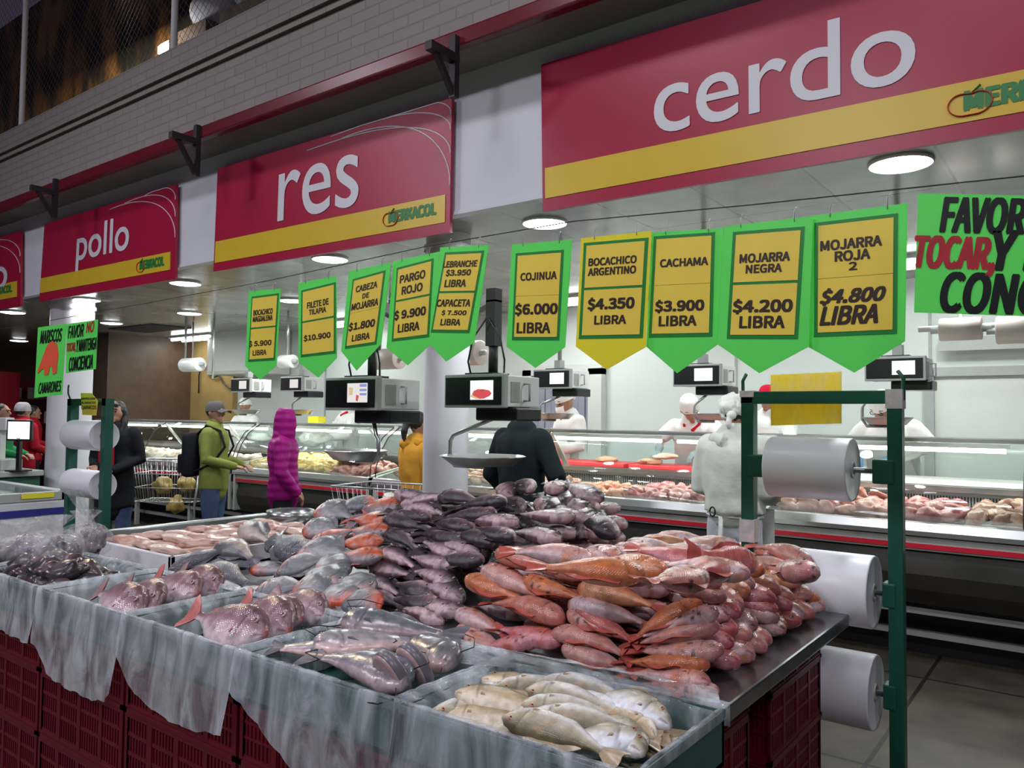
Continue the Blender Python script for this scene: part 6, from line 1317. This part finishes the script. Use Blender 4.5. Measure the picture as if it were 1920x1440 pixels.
# red shelving and lit counter of the far shop
for i, (px, y, h) in enumerate(((-60, 5.0, 2.2), (75, 7.4, 2.3))):
    p = U(px, 800, min(y, 7.5)); r = empty('shop_shelf', (p.x, min(y, 7.5), 0), .5, f"dark red shop shelf at the far left, {ordn(i)} one in", 'shelf', 'far shop shelves'); MB().box(-.9, .9, -.02, .02, 0, h).box(-.9, -.86, -.45, 0, 0, h).box(.86, .9, -.45, 0, 0, h).build('frame', M['redrail'], r)
    for z in (.3, .8, 1.3, 1.8): MB().box(-.86, .86, -.42, -.02, z, z+.03).build('shelf_board', M['redrail'], r)
    for k, (z, x) in enumerate(((1.83, -.5), (1.83, .1), (1.33, .5), (1.33, -.3))): MB().box(x-.12, x+.12, -.36, -.1, z, z+.24).build('carton', M['sack'] if k % 2 else M['tape'], r)
# shopping carts
def cart(x, y, rz, label, fill, bagcol):
    r = empty('shopping_cart', (x, y, 0), rz, label, 'cart', 'shopping carts'); z0, z1 = .55, 1.02; mb = MB()
    def P(u, v, z): q = (z-z0)/(z1-z0); return Vector(((u-.5)*(.70+.14*q), (v-.5)*(.42+.10*q), z))
    for k in range(13):
        for v in (0, 1): mb.tube([P(k/12, v, z0), P(k/12, v, z1)], .003, 4)
        mb.tube([P(k/12, 0, z0), P(k/12, 1, z0)], .003, 4)
    for k in range(9):
        for u in (0, 1): mb.tube([P(u, k/8, z0), P(u, k/8, z1)], .003, 4)
    for z in (z0, z0+.16, z0+.32, z1): mb.tube([P(0, 0, z), P(1, 0, z), P(1, 1, z), P(0, 1, z), P(0, 0, z)], .0045 if z < z1 else .008, 6)
    mb.build('basket', M['alu'], r)
    fr = MB()
    for s in (-1, 1): fr.tube([(-.38, s*.2, .12), (.36, s*.2, .12), (.36, s*.22, .55), (.43, s*.24, 1.06)], .012, 8)
    fr.build('frame', M['alu'], r); MB().tube([(.44, -.27, 1.06), (.44, .27, 1.06)], .016, 10).build('handle', M['redrail'], r)
    for a in (-.34, .34):
        for s in (-1, 1): MB().lathe([(.001, -.015), (.055, -.015), (.055, .015), (.001, .015)], 16, axis='Y', org=(a, s*.2, .056)).build('wheel', M['rubber'], r)
    for i, (bx, by, bz, m) in enumerate(fill):
        o = link_mesh('grocery_bag', lump('grocery_bag', (.105, .095, .10), m, i*3.1+x), None); o.location = Matrix.Rotation(rz, 3, 'Z') @ Vector((bx, by, bz))+Vector((x, y, 0)); tag(o, f"{bagcol}, {ordn(i)} bag in the cart", 'bag', 'bags in the carts')
wbag = mat('white_bag', (.62, .65, .62), .35, var=.15, bump=.5, bscale=14); ybag = mat('yellow_net', (.34, .24, .06), .5, var=.4, scale=20)
cart(-4.45, 4.42, .2, 'wire shopping cart with white bags between the magenta person and the column', [(-.15, 0, .74, wbag), (.15, .03, .72, wbag), (.0, -.05, .88, wbag)], 'white grocery bag beside the column')
cart(-8.75, 5.05, .6, 'wire shopping cart with yellow groceries behind the person with the scarf', [(-.12, 0, .72, ybag), (.14, .02, .74, ybag), (.05, -.04, .5, ybag)], 'yellow netted groceries by the scarf wearer')
o = MB().box(-.2, .2, -.14, .14, 0, .36, bev=.06).build('floor_bag', M['black']); o.location = (-7.75, 3.75, .0); tag(o, 'dark bag on the floor beside the person with the scarf', 'bag')
ht = MB().prism([(.0, 0), (.30, 0), (.24, .26), (.06, .26)], -.22, .22).build('tote_bag', BK); ht.location = (-3.42, 4.55, .62); tag(ht, 'dark wire-handled tote held beside the column and the dark coat', 'bag')
# white tray of pale bags and meat in the second case, oval steel pan
o = MB().lathe([(.001, 0), (.20, 0), (.33, .08), (.34, .082), (.32, .075), (.001, .01)], 36).build('display_pan', M['steel']); p = U(668, 850, 5.98); o.location = (p.x, 6.0, 1.02); o.scale = (.9, .75, 1); tag(o, 'wide steel pan standing over the yellow chicken', 'pan')
for i, (px, py, w) in enumerate(((575, 842, .24), (480, 836, .28))):
    p = U(px, py, 6.5); o = link_mesh('plastic_sack', lump('plastic_sack', (w, .14, .10), wbag, 4.4+i)); o.location = (p.x, 6.62, 1.28); tag(o, ['white printed sack on the work shelf beside the magenta hood', 'white film sack on the work shelf behind the olive jacket'][i], 'bag')
o = MB().box(-.10, .10, -.06, .06, 0, .08).build('yellow_sponge', M['tyellow']); o.location = (U(600, 790, 6.5).x, 6.45, 1.47); tag(o, 'small yellow cloth on top of the case glass', 'cloth')
